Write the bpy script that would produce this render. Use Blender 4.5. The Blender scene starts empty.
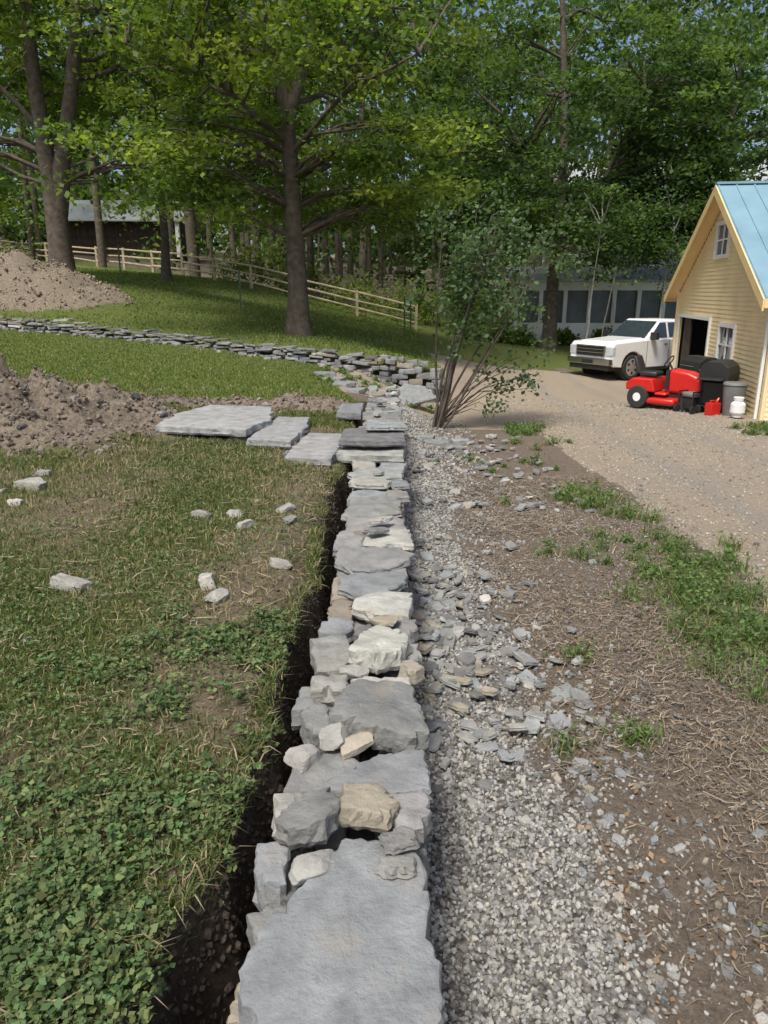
import bpy, bmesh, math, random
import numpy as np
from mathutils import Vector, Matrix, Euler
rng=np.random.default_rng(11); random.seed(11)
scene=bpy.context.scene
R=random.uniform

# ------------------------------------------------------------ helpers
def link(o):
    scene.collection.objects.link(o); return o
def empty(name,loc=(0,0,0),rz=0):
    e=bpy.data.objects.new(name,None); e.location=loc; e.rotation_euler=(0,0,rz); e.empty_display_size=.3
    return link(e)
def mk(name,V,F,mat,col=None,smooth=False,parent=None,sharp=None):
    V=np.asarray(V,np.float32); F=np.asarray(F,np.int32); n,k=F.shape
    me=bpy.data.meshes.new(name)
    me.vertices.add(len(V)); me.vertices.foreach_set('co',V.ravel())
    me.loops.add(n*k); me.loops.foreach_set('vertex_index',F.ravel())
    me.polygons.add(n); me.polygons.foreach_set('loop_start',np.arange(0,n*k,k,dtype=np.int32))
    me.update(calc_edges=True)
    me.polygons.foreach_set('use_smooth',np.full(n,bool(smooth)))
    if col is not None:
        a=me.attributes.new('col','FLOAT_COLOR','POINT')
        c=np.ones((len(V),4),np.float32); c[:,:3]=col; a.data.foreach_set('color',c.ravel())
    me.materials.append(mat)
    if sharp: me.set_sharp_from_angle(angle=math.radians(sharp))
    o=link(bpy.data.objects.new(name,me))
    if parent: o.parent=parent
    return o
def vnoise(x,y,seed=0):
    x=np.asarray(x,float); y=np.asarray(y,float)
    xi=np.floor(x).astype(np.int64); yi=np.floor(y).astype(np.int64)
    fx=x-xi; fy=y-yi; fx=fx*fx*(3-2*fx); fy=fy*fy*(3-2*fy)
    def h(a,b):
        n=(a*374761393+b*668265263+seed*144269504)&0xffffffff
        n=((n^(n>>13))*1274126177)&0xffffffff
        return ((n^(n>>16))&0xffff)/65535.
    return (h(xi,yi)*(1-fx)+h(xi+1,yi)*fx)*(1-fy)+(h(xi,yi+1)*(1-fx)+h(xi+1,yi+1)*fx)*fy
def fbm(x,y,o=4,seed=0):
    s=0;a=.5
    for i in range(o):
        s=s+a*(vnoise(x*2**i+i*7.3,y*2**i+i*3.1,seed+i)*2-1); a*=.5
    return s
def ss(a,b,x):
    t=np.clip((x-a)/(b-a),0,1); return t*t*(3-2*t)
def lerp(a,b,t): return a*(1-t)+b*t

# ------------------------------------------------------------ materials
def nmat(name):
    m=bpy.data.materials.new(name); m.use_nodes=True; nt=m.node_tree
    return m,nt,nt.nodes,nt.links,nt.nodes['Principled BSDF']
def mat(name,color=(.5,.5,.5),rough=.8,attr=False,var=.2,vscale=3,bump=0,bscale=30,metal=0,spec=.5,coord='Object',dirt=None,dirt2=None,dirt3=None):
    m,nt,N,L,P=nmat(name)
    P.inputs['Roughness'].default_value=rough; P.inputs['Metallic'].default_value=metal
    P.inputs['Specular IOR Level'].default_value=spec
    tc=N.new('ShaderNodeTexCoord')
    no=N.new('ShaderNodeTexNoise'); no.inputs['Scale'].default_value=vscale; no.inputs['Detail'].default_value=6
    L.new(tc.outputs[coord],no.inputs['Vector'])
    mr=N.new('ShaderNodeMapRange'); mr.inputs[1].default_value=.3; mr.inputs[2].default_value=.7
    mr.inputs[3].default_value=1-var; mr.inputs[4].default_value=1+var
    L.new(no.outputs['Fac'],mr.inputs[0])
    mx=N.new('ShaderNodeMix'); mx.data_type='RGBA'; mx.blend_type='MULTIPLY'; mx.inputs[0].default_value=1
    if attr:
        at=N.new('ShaderNodeAttribute'); at.attribute_name='col'; L.new(at.outputs['Color'],mx.inputs[6])
    else: mx.inputs[6].default_value=(*color,1)
    L.new(mr.outputs[0],mx.inputs[7])
    out=mx.outputs[2]
    for dd in (dirt,dirt2,dirt3):
        if not dd: continue
        n2=N.new('ShaderNodeTexNoise'); n2.inputs['Scale'].default_value=dd[0]; n2.inputs['Detail'].default_value=8; n2.inputs['Roughness'].default_value=.65
        L.new(tc.outputs[coord],n2.inputs['Vector'])
        m2=N.new('ShaderNodeMapRange'); m2.inputs[1].default_value=dd[2]; m2.inputs[2].default_value=dd[2]+.14
        m2.inputs[3].default_value=0; m2.inputs[4].default_value=dd[3]; L.new(n2.outputs['Fac'],m2.inputs[0])
        mm=N.new('ShaderNodeMix'); mm.data_type='RGBA'; L.new(m2.outputs[0],mm.inputs[0]); L.new(out,mm.inputs[6]); mm.inputs[7].default_value=(*dd[1],1)
        out=mm.outputs[2]
    L.new(out,P.inputs['Base Color'])
    if bump:
        nb=N.new('ShaderNodeTexNoise'); nb.inputs['Scale'].default_value=bscale; nb.inputs['Detail'].default_value=8; nb.inputs['Roughness'].default_value=.65
        L.new(tc.outputs[coord],nb.inputs['Vector'])
        b=N.new('ShaderNodeBump'); b.inputs['Strength'].default_value=bump; b.inputs['Distance'].default_value=.02
        L.new(nb.outputs['Fac'],b.inputs['Height']); L.new(b.outputs['Normal'],P.inputs['Normal'])
    return m
def leafmat(name,trans=.35,rough=.5):
    m,nt,N,L,P=nmat(name)
    P.inputs['Roughness'].default_value=rough; P.inputs['Specular IOR Level'].default_value=.25
    at=N.new('ShaderNodeAttribute'); at.attribute_name='col'; L.new(at.outputs['Color'],P.inputs['Base Color'])
    tr=N.new('ShaderNodeBsdfTranslucent'); g=N.new('ShaderNodeMix'); g.data_type='RGBA'; g.blend_type='MULTIPLY'; g.inputs[0].default_value=1
    L.new(at.outputs['Color'],g.inputs[6]); g.inputs[7].default_value=(2.1,2.2,.9,1); L.new(g.outputs[2],tr.inputs['Color'])
    mx=N.new('ShaderNodeMixShader'); mx.inputs[0].default_value=trans
    L.new(P.outputs[0],mx.inputs[1]); L.new(tr.outputs[0],mx.inputs[2]); L.new(mx.outputs[0],N['Material Output'].inputs['Surface'])
    return m
M_stone=mat('stone',attr=True,rough=.85,var=.26,vscale=9,bump=.8,bscale=26,dirt=(4.5,(.22,.18,.13),.55,.5),dirt2=(38,(.40,.40,.37),.61,.45),dirt3=(7,(.12,.122,.12),.57,.45),spec=.35)
M_stone2=mat('stone_far',attr=True,rough=.9,var=.3,vscale=5,bump=.6,bscale=14)
M_gravel=mat('gravel_stone',attr=True,rough=.9,var=.15,vscale=40,spec=.3)
M_leaf=leafmat('leaf',.42); M_grass=leafmat('grass_blade',.25,.6); M_litter=mat('litter',attr=True,rough=.9,var=.1)
M_bark=mat('bark',(.10,.08,.062),rough=.95,var=.4,vscale=6,bump=1,bscale=12,dirt=(5,(.18,.17,.14),.58,.5))
M_birch=mat('pale_bark',(.32,.30,.26),rough=.9,var=.3,vscale=8)
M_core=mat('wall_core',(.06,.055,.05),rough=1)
M_white=mat('white_paint',(.78,.78,.75),rough=.6,var=.06)
M_wgrey=mat('weathered_white_siding',(.60,.61,.59),rough=.7,var=.12,vscale=.8)
M_yellow=mat('yellow_paint',(.84,.69,.41),rough=.65,var=.08,vscale=1.3)
M_fascia=mat('fascia_paint',(.80,.60,.30),rough=.6,var=.06)
M_blue=mat('blue_metal_roof',(.20,.34,.41),rough=.5,var=.12,vscale=1.2,metal=.1)
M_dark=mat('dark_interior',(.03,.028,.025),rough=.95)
M_woodgrey=mat('old_barn_wood',(.07,.052,.04),rough=.95,var=.4)
M_tin=mat('tin_roof',(.38,.40,.42),rough=.5,var=.2,vscale=.8,metal=.1)
M_fence=mat('fence_wood',(.40,.33,.22),rough=.85,var=.3,vscale=3)
M_glass=mat('window_glass',(.03,.04,.05),rough=.05,var=.05,spec=.8)
M_screen=mat('porch_screen',(.13,.15,.17),rough=.35,var=.35,vscale=1.2)
M_car=mat('white_car_paint',(.76,.76,.75),rough=.22,var=.03)
M_chrome=mat('chrome',(.6,.6,.6),rough=.2,metal=1,var=.05)
M_black=mat('black_plastic',(.022,.022,.022),rough=.5)
M_tyre=mat('tyre',(.03,.028,.026),rough=.9,bump=.3,bscale=30)
M_rim=mat('rim',(.5,.5,.5),rough=.3,metal=.8)
M_red=mat('red_paint',(.55,.02,.015),rough=.3,var=.06)
M_lamp=mat('headlight',(.5,.52,.55),rough=.1)
M_post=mat('steel_post',(.05,.09,.06),rough=.7)
M_greyp=mat('grey_plastic',(.16,.16,.155),rough=.6)

def ground_mat():
    m,nt,N,L,P=nmat('ground'); P.inputs['Roughness'].default_value=.95; P.inputs['Specular IOR Level'].default_value=.2
    tc=N.new('ShaderNodeTexCoord')
    def noise(sc,det=6,rg=.6,vec=None):
        n=N.new('ShaderNodeTexNoise'); n.inputs['Scale'].default_value=sc; n.inputs['Detail'].default_value=det; n.inputs['Roughness'].default_value=rg
        L.new(vec or tc.outputs['Object'],n.inputs['Vector']); return n.outputs['Fac']
    def ramp(f,stops):
        r=N.new('ShaderNodeValToRGB'); e=r.color_ramp.elements
        while len(e)<len(stops): e.new(.5)
        for i,(p,c) in enumerate(stops): e[i].position=p; e[i].color=(*c,1)
        L.new(f,r.inputs[0]); return r.outputs[0]
    def mix(f,a,b):
        x=N.new('ShaderNodeMix'); x.data_type='RGBA'; L.new(f,x.inputs[0]); L.new(a,x.inputs[6]); L.new(b,x.inputs[7]); return x.outputs[2]
    def mask(f,n,amp=.6,w=.12):
        a=N.new('ShaderNodeMath'); a.operation='MULTIPLY_ADD'; L.new(n,a.inputs[0]); a.inputs[1].default_value=amp; L.new(f,a.inputs[2])
        r=N.new('ShaderNodeMapRange'); r.inputs[1].default_value=.5+amp*.5-w; r.inputs[2].default_value=.5+amp*.5+w; L.new(a.outputs[0],r.inputs[0]); return r.outputs[0]
    at=N.new('ShaderNodeAttribute'); at.attribute_name='mask'; sp=N.new('ShaderNodeSeparateColor'); L.new(at.outputs['Color'],sp.inputs[0])
    a2=N.new('ShaderNodeAttribute'); a2.attribute_name='mask2'; s2=N.new('ShaderNodeSeparateColor'); L.new(a2.outputs['Color'],s2.inputs[0])
    a3=N.new('ShaderNodeAttribute'); a3.attribute_name='mask3'; s3=N.new('ShaderNodeSeparateColor'); L.new(a3.outputs['Color'],s3.inputs[0])
    nf=noise(60,8,.7); nm=noise(6,8,.65); nl=noise(1.3,5); nmid=noise(22,8,.7)
    dirt=mix(nl,ramp(nmid,[(.3,(.075,.057,.04)),(.5,(.17,.135,.102)),(.7,(.28,.235,.185))]),ramp(nf,[(.3,(.10,.078,.056)),(.5,(.20,.162,.125)),(.7,(.32,.27,.22))]))
    drive=mix(nm,ramp(nf,[(.3,(.22,.17,.12)),(.55,(.39,.325,.245)),(.75,(.55,.48,.39))]),ramp(nmid,[(.3,(.23,.185,.135)),(.7,(.48,.41,.32))]))
    drive=mix(mask(s3.outputs[0],nm,.5,.3),drive,ramp(nf,[(.3,(.20,.17,.135)),(.5,(.31,.275,.225)),(.7,(.42,.385,.33))]))
    vor=N.new('ShaderNodeTexVoronoi'); vor.inputs['Scale'].default_value=45; L.new(tc.outputs['Object'],vor.inputs['Vector'])
    grav=ramp(vor.outputs['Distance'],[(0,(.36,.34,.31)),(.45,(.25,.235,.21)),(.8,(.09,.08,.07))])
    grass=mix(nm,ramp(nf,[(.3,(.05,.065,.02)),(.5,(.10,.13,.035)),(.72,(.17,.19,.06))]),ramp(nmid,[(.3,(.06,.08,.022)),(.5,(.12,.15,.04)),(.7,(.19,.18,.075))]))
    thatch=ramp(nf,[(.3,(.10,.08,.05)),(.7,(.27,.225,.15))])
    grass=mix(mask(s2.outputs[2],nm,.7,.2),grass,thatch)
    soil=ramp(nmid,[(.3,(.12,.095,.07)),(.5,(.23,.19,.145)),(.7,(.35,.30,.235))])
    c=mix(mask(sp.outputs[2],nm,.5),dirt,drive)
    c=mix(mask(sp.outputs[1],nmid,.6),c,grav)
    c=mix(mask(sp.outputs[0],nmid,.6),c,grass)
    c=mix(mask(s2.outputs[0],nmid,.5),c,soil)
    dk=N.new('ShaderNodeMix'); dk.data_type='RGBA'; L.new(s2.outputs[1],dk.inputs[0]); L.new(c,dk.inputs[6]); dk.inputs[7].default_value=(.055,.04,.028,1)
    L.new(dk.outputs[2],P.inputs['Base Color'])
    b=N.new('ShaderNodeBump'); b.inputs['Strength'].default_value=.7; b.inputs['Distance'].default_value=.03; L.new(nf,b.inputs['Height'])
    b2=N.new('ShaderNodeBump'); b2.inputs['Strength'].default_value=.7; b2.inputs['Distance'].default_value=.06; L.new(nmid,b2.inputs['Height']); L.new(b.outputs[0],b2.inputs['Normal'])
    L.new(b2.outputs[0],P.inputs['Normal'])
    return m
M_ground=ground_mat()

# ------------------------------------------------------------ terrain
def rbf(pts):
    p=np.array(pts,float); n=len(p)
    A=np.zeros((n+3,n+3)); d=np.hypot(p[:,None,0]-p[None,:,0],p[:,None,1]-p[None,:,1])
    A[:n,:n]=d; A[:n,n]=1; A[:n,n+1]=p[:,0]; A[:n,n+2]=p[:,1]; A[n:,:n]=A[:n,n:].T
    w=np.linalg.solve(A,np.r_[p[:,2],0,0,0])
    def f(x,y):
        r=w[n]+w[n+1]*x+w[n+2]*y
        for i in range(n): r=r+w[i]*np.hypot(x-p[i,0],y-p[i,1])
        return r
    return f
zl=rbf([(-.5,-3,-.03),(-6,-3,.1),(-.5,2,-.04),(-.5,5,-.03),(-3,4,.02),(-7,5,.2),(-.5,9,-.02),(-3,9,.05),(-.5,12,-.08),(-5,12,.1),(-10,12,.35),
        (-.6,16,-.35),(-5,17,.05),(-5,21,.14),(-12,23.5,.5),(0,19,-.5),(-20,15,.8),(-25,25,1.2),(-40,0,1.5),(2,16,-.8),(0,40,.5)])
zb=rbf([(-12,24.4,.88),(-5,21.6,.30),(-1,20.2,.05),(1,19.8,-.12),(-2.7,24,.33),(-12,30,2.1),(-17,26,1.6),(1.45,36,-.15),(-6,38,1.6),(-10.5,42,2.4),(-27,55,3.9),
        (4,28,-.95),(7,24,-1.3),(9,35,-.8),(7,40,-.7),(20,20,-1.3),(15,30,-1.2),(30,60,.3),(0,60,1.6),(-20,66,4.5),(-60,60,6),(60,60,1),(0,150,8),(-100,150,12),(100,150,6),(60,0,-1.3),(3,20,-1.05)])
def rut(x,y):
    c=3.95+.04*y+.5*fbm(y*.12,y*0+5,2,6)
    return np.exp(-((x-c)/.22)**2)+np.exp(-((x-c-1.65)/.22)**2)+.7*np.exp(-((x-c-2.6)/.3)**2)
def zr(x,y): 
    return np.maximum(-.47-.034*np.maximum(y,-5),-1.3)-.06*ss(.2,1.2,x)
def W2(x): 
    return np.interp(x,[-40,-14,-9,-5,-1,1.2,4],[30,24.4,22.9,21.2,20.0,19.5,19.2])
def xe(y): return -.52+.018*np.minimum(y,8)-.05*(1-ss(2.6,4.2,y))+.11*fbm(y*1.3,y*0+3,4,5)+.05*fbm(y*7,y*0+1,2,8)
def mound(x,y,cx,cy,rx,ry,h,k=0):
    d=np.hypot((x-cx)/rx,(y-cy)/ry)
    return h*np.clip(1-d,0,1)**1.0*(1.25-.25*np.clip(1-d,0,1)) 
def soilm(x,y):
    a=mound(x,y,-4.9,8.7,2.7,1.9,.60)+mound(x,y,-2.3,10.4,2.4,.6,.14)+mound(x,y,-.9,10.7,.8,.9,.12)+mound(x,y,-3.4,7.3,1.2,.7,.10)
    b=mound(x,y,-12.6,26.6,4.4,2.3,1.45)
    return a,b
def height(x,y,detail=True):
    x=np.asarray(x,float); y=np.asarray(y,float)
    l=zl(x,y); r=zr(x,y)-.035*rut(x,y)*(y<26)+.05*ss(2.8,3.1,x)*(1-ss(3.1,3.5,x))*(y<15)
    dx=x-xe(y)
    tr=ss(-.02,.05+.09*vnoise(x*8,y*8,3),dx)*(1-ss(10.5,11.5,y))
    l=l-.55*tr-.04*ss(-.25,0,dx)*(y<11)
    wd=.12+1.1*ss(12.3,16,y); xw=-.1+.012*y
    s=ss(-1,1,(x-xw-.3*ss(12,16,y))/wd)
    f=lerp(l,r,s)
    a,b=soilm(x,y)
    lump=fbm(x*3,y*3,4,9)
    f=f+a*(1+.9*lump+.7*fbm(x*9,y*9,3,3))
    bk=zb(x,y)+b*(1+.6*lump)
    w2=.12+3*ss(1.0,4,x)
    t=ss(0,1,(y-W2(x))/w2)
    z=lerp(f,bk,t)
    if detail:
        z=z+.025*fbm(x*1.1,y*1.1,4,2)+.016*fbm(x*7,y*7,3,4)
        z=z+.018*fbm(x*25,y*25,2,14)*(x>-.7)*(y<14)
    return z
def axis(lo,hi,f0,f1,step,g):
    a=list(np.arange(f0,f1,step)); s=step; x=f1
    while x<hi: a.append(x); s*=g; x+=s
    a.append(hi); s=step*g; x=f0-s; pre=[]
    while x>lo: pre.append(x); s*=g; x-=s
    pre.append(lo); return np.array(pre[::-1]+a)
gx=axis(-400,400,-1.6,1.6,.025,1.028); gy=axis(-30,600,1.0,6,.028,1.014)
GX,GY=np.meshgrid(gx,gy); GZ=height(GX,GY)
far=ss(120,300,np.hypot(GX,GY)); GZ=lerp(GZ,6+0*GZ,far)
nx,ny=len(gx),len(gy)
V=np.stack([GX,GY,GZ],-1).reshape(-1,3)
i=(np.arange(ny-1)[:,None]*nx+np.arange(nx-1)[None,:]).ravel()
F=np.stack([i,i+1,i+1+nx,i+nx],1)
g=mk('ground',V,F,M_ground,smooth=True)
x,y=V[:,0],V[:,1]
sa,sb=soilm(x,y)
n1=fbm(x*.9,y*.9,4,21)
inb=(y>W2(x))
lawnL=(x<xe(y)-.02)*(y<12)+(y>=12)*(x<-.5-.13*(y-12)+.2*n1)
lawnB=inb*(x<1.6+.5*n1)*1.0
yard=(y>27+2*n1)*(x>0)
grassm=np.where(inb,np.maximum(lawnB,yard),lawnL*1.0)
forest=(y>np.interp(x,[-40,-27,-10.5,-6,1.5,4,40],[60,57,44,40,37,60,60])+2)
grassm=grassm*(1-.6*forest)
pn=fbm(x*.8+3,y*.8,3,40)
strip=np.exp(-((x-2.65-.12*n1)/.26)**2)*(y<15)*(y>1)*np.clip(.55+1.6*pn,0,1)
strip2=np.exp(-((x-8.0)/.9)**2-((y-15)/1.0)**2)
grassm=np.maximum(grassm,np.where(x>.5,.62*strip+.7*strip2,0))
gr=(x>0)*(x<.95+.25*n1-.02*(y>8)*(y-8))*(y<14); gr=gr*(1-.6*ss(.45,.95,x+.35*n1))
gr=np.maximum(gr,.42*(x>0)*(x<1.6)*(y>9.5)*(y<16))
drive=((x>3.0+.25*n1)|((y>14.5)&(x>-2.2)))*(y<27)*(1-inb*(x<1.0))
def att(name,r,gc,b):
    a=g.data.attributes.new(name,'FLOAT_COLOR','POINT'); c=np.ones((len(V),4),np.float32)
    c[:,0]=r;c[:,1]=gc;c[:,2]=b; a.data.foreach_set('color',c.ravel())
att('mask',grassm,gr,drive*1.0)
soil=ss(.03,.12,sa+.04*n1)+ss(.1,.3,sb+.15*n1)
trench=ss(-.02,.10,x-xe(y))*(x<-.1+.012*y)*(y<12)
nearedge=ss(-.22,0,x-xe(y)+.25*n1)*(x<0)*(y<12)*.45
lumpd=np.clip(.9*fbm(x*2.2,y*2.2,3,71),0,.6)*(sa>.05)
def th(x,y): return np.clip(.28+1.0*fbm(x*1.3,y*1.3,4,31)+.30*ss(3.2,5,y)*(y<9)+.6*np.exp(-((x-xe(y)+.15)/.38)**2)*(y<9)*(y>1.9),0,1)*(y<13)
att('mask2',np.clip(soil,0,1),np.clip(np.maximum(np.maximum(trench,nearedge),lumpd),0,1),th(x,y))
att('mask3',np.clip(rut(x,y)*.8+.5*fbm(x*.5,y*.5,3,61)+.12,0,1),0*x,0*x)
def H(x,y): return float(height(np.array([x]),np.array([y]))[0])

# ------------------------------------------------------------ buffers
class Buf:
    def __init__(s): s.V=[];s.F=[];s.C=[];s.n=0
    def add(s,V,F,c):
        V=np.asarray(V); s.V.append(V); s.F.append(np.asarray(F)+s.n); 
        c=np.asarray(c,float); s.C.append(np.broadcast_to(c,(len(V),3))); s.n+=len(V)
    def out(s,name,mat,**k): return mk(name,np.concatenate(s.V),np.concatenate(s.F),mat,col=np.concatenate(s.C),**k)
def stonecol(kind=None):
    k=kind or random.choices(['g','b','t','p','d'],[5,4,1.8,1.3,2.2])[0]
    c={'g':(.25,.248,.235),'b':(.23,.24,.24),'t':(.285,.255,.20),'p':(.36,.35,.315),'d':(.155,.155,.15)}[k]
    f=R(.78,1.18); return np.array([v*f*R(.98,1.02) for v in c])
def stone(buf,poly,ztop,th,col,tilt=(0,0),M=26,amp=.006,jit=.010,inset=.011):
    P=np.array(poly,float); Q=np.vstack([P,P[:1]]); d=np.hypot(*np.diff(Q,axis=0).T); L=np.r_[0,np.cumsum(d)]
    t=np.linspace(0,L[-1],M,endpoint=False)
    for c_ in L[1:-1]: t[np.argmin(abs(t-c_))]=c_
    X=np.interp(t,L,Q[:,0]); Y=np.interp(t,L,Q[:,1])
    c=np.array([X.mean(),Y.mean()]); sd=random.randint(0,9999)
    dx,dy=X-c[0],Y-c[1]; r=np.hypot(dx,dy)+1e-6; size=r.mean()
    j=jit*(size/.15)**.5*(fbm(X*9+sd,Y*9,2,sd%50)*1.6+rng.normal(0,.35,M)); dx*=1+j/r; dy*=1+j/r; r=np.hypot(dx,dy)
    ins=min(inset,size*.2)
    rings=[(.0,0,.3),(0,0,.62),(ins*1.5,0,1),(ins*.5,-ins*.3,1),(0,-min(.35*th,ins*1.2),1),(ins*.3,-.5*th,1),(-ins*.3,-.72*th,1),(ins*.6,-.97*th,1)]
    VV=[]
    chip=np.where(rng.uniform(0,1,M)<.18,rng.uniform(.5,2.2,M),0)*ins
    for k,(iz,dz,fr) in enumerate(rings):
        izz=iz+(chip if k in(2,3,4) else 0)
        f=np.clip(1-izz/r,0.05,2)*fr
        xx=c[0]+dx*f; yy=c[1]+dy*f
        zz=ztop+dz+tilt[0]*(xx-c[0])+tilt[1]*(yy-c[1])
        layer=np.round(fbm(xx*4+sd,yy*4,2,sd%77)*5)/5*.8
        zz=zz+amp*(fbm(xx*7+sd,yy*7,3,sd%77)*1.2+layer)*(1 if k<5 else .3)
        if k>=4:
            jj=rng.normal(0,.22*ins,M); xx=xx+dx/r*jj; yy=yy+dy/r*jj
        VV.append(np.stack([xx,yy,zz],1))
    VV=np.concatenate(VV); nr=len(rings)
    cen=np.array([[c[0],c[1],ztop+amp*.5],[c[0],c[1],ztop-th]]); VV=np.vstack([VV,cen])
    a=np.arange(M); b=(a+1)%M; T=[]
    ct=nr*M
    T.append(np.stack([np.full(M,ct),a,b],1))
    for k in range(nr-1):
        o=k*M; p=(k+1)*M
        T.append(np.stack([o+a,p+a,p+b],1)); T.append(np.stack([o+a,p+b,o+b],1))
    o=(nr-1)*M; T.append(np.stack([np.full(M,ct+1),o+b,o+a],1))
    buf.add(VV,np.concatenate(T),col)
def rpoly(cx,cy,w,l,rot=0,n=None):
    a=.12; pts=[]
    for sx,sy in((-1,-1),(1,-1),(1,1),(-1,1)):
        px=sx*w/2*(1-R(0,a*1.8)); py=sy*l/2*(1-R(0,a*1.8))
        if random.random()<.5:
            k=R(.12,.4); k2=R(.12,.4)
            if sx*sy>0: pts+= [(px,py-sy*l*k),(px-sx*w*k2,py)]
            else: pts+=[(px-sx*w*k2,py),(px,py-sy*l*k)]
        else: pts.append((px,py))
    c,s=math.cos(rot),math.sin(rot)
    return [(cx+x*c-y*s,cy+x*s+y*c) for x,y in pts]
def ico(sub):
    bm=bmesh.new(); bmesh.ops.create_icosphere(bm,subdivisions=sub,radius=1)
    v=np.array([p.co[:] for p in bm.verts]); f=np.array([[q.index for q in p.verts] for p in bm.faces]); bm.free(); return v,f
IV,IF=ico(4); JV,JF=ico(1)
def rock(buf,c,s,col,rot=None,planes=9,dmin=.62):
    ax=np.array([(1,0,0),(-1,0,0),(0,1,0),(0,-1,0),(0,0,1),(0,0,-1)],float)+rng.normal(0,.22,(6,3))
    n=np.vstack([ax,rng.normal(size=(planes,3))]); n/=np.linalg.norm(n,axis=1)[:,None]; d=np.r_[rng.uniform(.75,.95,6),rng.uniform(.78,1.1,planes)]
    dp=IV@n.T; rr=np.where(dp>1e-3,d/np.maximum(dp,1e-3),9).min(1); rr=np.minimum(rr,1.6)
    lump=1+.05*np.sin(IV[:,0]*5+c[0]*90)*np.cos(IV[:,1]*6+c[1]*70)
    P=IV*(rr*lump)[:,None]*(1+rng.normal(0,.006,(len(IV),1)))*np.array(s)/2
    e=Euler(rot if rot is not None else (R(-.2,.2),R(-.2,.2),R(0,6.3))).to_matrix()
    P=P@np.array(e).T+np.array(c); buf.add(P,IF,col)

# ------------------------------------------------------------ main dry stone wall
wall=empty('dry_stone_wall')
def XL(y): return -.345+.009*y
def XR(y): return .125+.010*y
wb=Buf()
S=lambda *a,**k: stone(wb,*a,**k)
S([(-.357,1.437),(-.322,1.56),(-.24,1.69),(-.162,1.83),(-.119,1.89),(.048,1.86),(.119,1.785),(.133,1.45),(.128,1.28),(.12,.95),(-.2,.92),(-.27,1.2),(-.335,1.34)],.0,.085,np.array([.235,.248,.25]),M=110,amp=.010,tilt=(.02,.01))
S(rpoly(-.30,1.60,.14,.2,.4),-.06,.1,stonecol('g')); S(rpoly(-.335,1.80,.11,.17,.1),-.01,.16,stonecol('b')); S(rpoly(-.32,1.45,.14,.16,0),-.11,.12,stonecol('t'))
S(rpoly(-.28,1.28,.2,.2,0),-.1,.12,stonecol('t')); S(rpoly(-.26,1.08,.2,.2,0),-.09,.12,stonecol('g'))
S([(-.33,1.87),(-.29,2.02),(-.17,2.03),(-.135,1.93),(-.17,1.83),(-.28,1.82)],.085,.09,stonecol('d')*1.35,M=40,amp=.016,tilt=(.1,-.15)); rock(wb,(-.215,1.76,.0),(.15,.09,.05),stonecol('p'))
S([(-.14,1.91),(-.13,2.05),(-.02,2.07),(.045,1.97),(.01,1.89)],.075,.075,stonecol('t'),M=40,amp=.014,tilt=(-.12,-.1)); S(rpoly(.09,1.98,.13,.19,.1),.03,.09,stonecol('g'))
S(rpoly(.045,1.83,.11,.09,.3),.055,.035,stonecol('d')); S(rpoly(.04,1.74,.12,.08,.1),.035,.03,stonecol('g'))
S(rpoly(-.3,2.04,.14,.14,.1),.0,.1,stonecol('p'))
S([(-.243,2.06),(-.15,2.16),(-.02,2.27),(.15,2.30),(.155,2.07),(.05,2.05)],.035,.06,stonecol('b')*1.15,M=60,amp=.004)
S([(-.34,2.12),(-.24,2.1),(-.17,2.17),(-.08,2.26),(-.14,2.35),(-.32,2.3)],.0,.1,stonecol('g'))
rock(wb,(-.285,2.27,.02),(.11,.11,.06),stonecol('p')); rock(wb,(-.19,2.36,.035),(.14,.11,.06),stonecol('p')); rock(wb,(-.10,2.33,.03),(.15,.09,.045),stonecol('t')*1.1)
S([(-.215,2.43),(-.165,2.62),(-.12,2.70),(.02,2.70),(.11,2.68),(.14,2.5),(.16,2.34),(.06,2.31),(-.1,2.38)],.085,.10,np.array([.195,.20,.19]),M=80,amp=.016)
S(rpoly(-.27,2.52,.13,.24,.1),.03,.12,stonecol('g')); S(rpoly(-.33,2.75,.1,.2,0),-.03,.1,stonecol('b'))
S(rpoly(-.23,2.80,.17,.15,.1),.02,.09,stonecol('p')); S(rpoly(.0,2.79,.28,.14,.03),.01,.08,stonecol('p'),M=36)
rock(wb,(-.12,2.9,.0),(.11,.09,.06),stonecol('p'))
S([(-.15,2.98),(-.12,3.13),(-.04,3.22),(.07,3.2),(.115,3.08),(.08,2.95),(-.03,2.90)],.085,.10,stonecol('p')*1.05,M=50,amp=.014); S(rpoly(.12,2.93,.12,.13,0),.02,.08,stonecol('t'))
S(rpoly(-.235,3.08,.2,.36,.2),.01,.1,stonecol('g')); S(rpoly(.12,3.12,.12,.2,0),.0,.09,stonecol('g'))
S(rpoly(-.24,3.36,.18,.2,0),.02,.09,stonecol('b')); rock(wb,(.0,3.36,.03),(.13,.13,.05),stonecol('t')); S(rpoly(.1,3.36,.14,.16,0),.01,.08,stonecol('g')); S(rpoly(-.09,3.32,.13,.15,0),.01,.08,stonecol('d'))
yy=3.46
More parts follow.
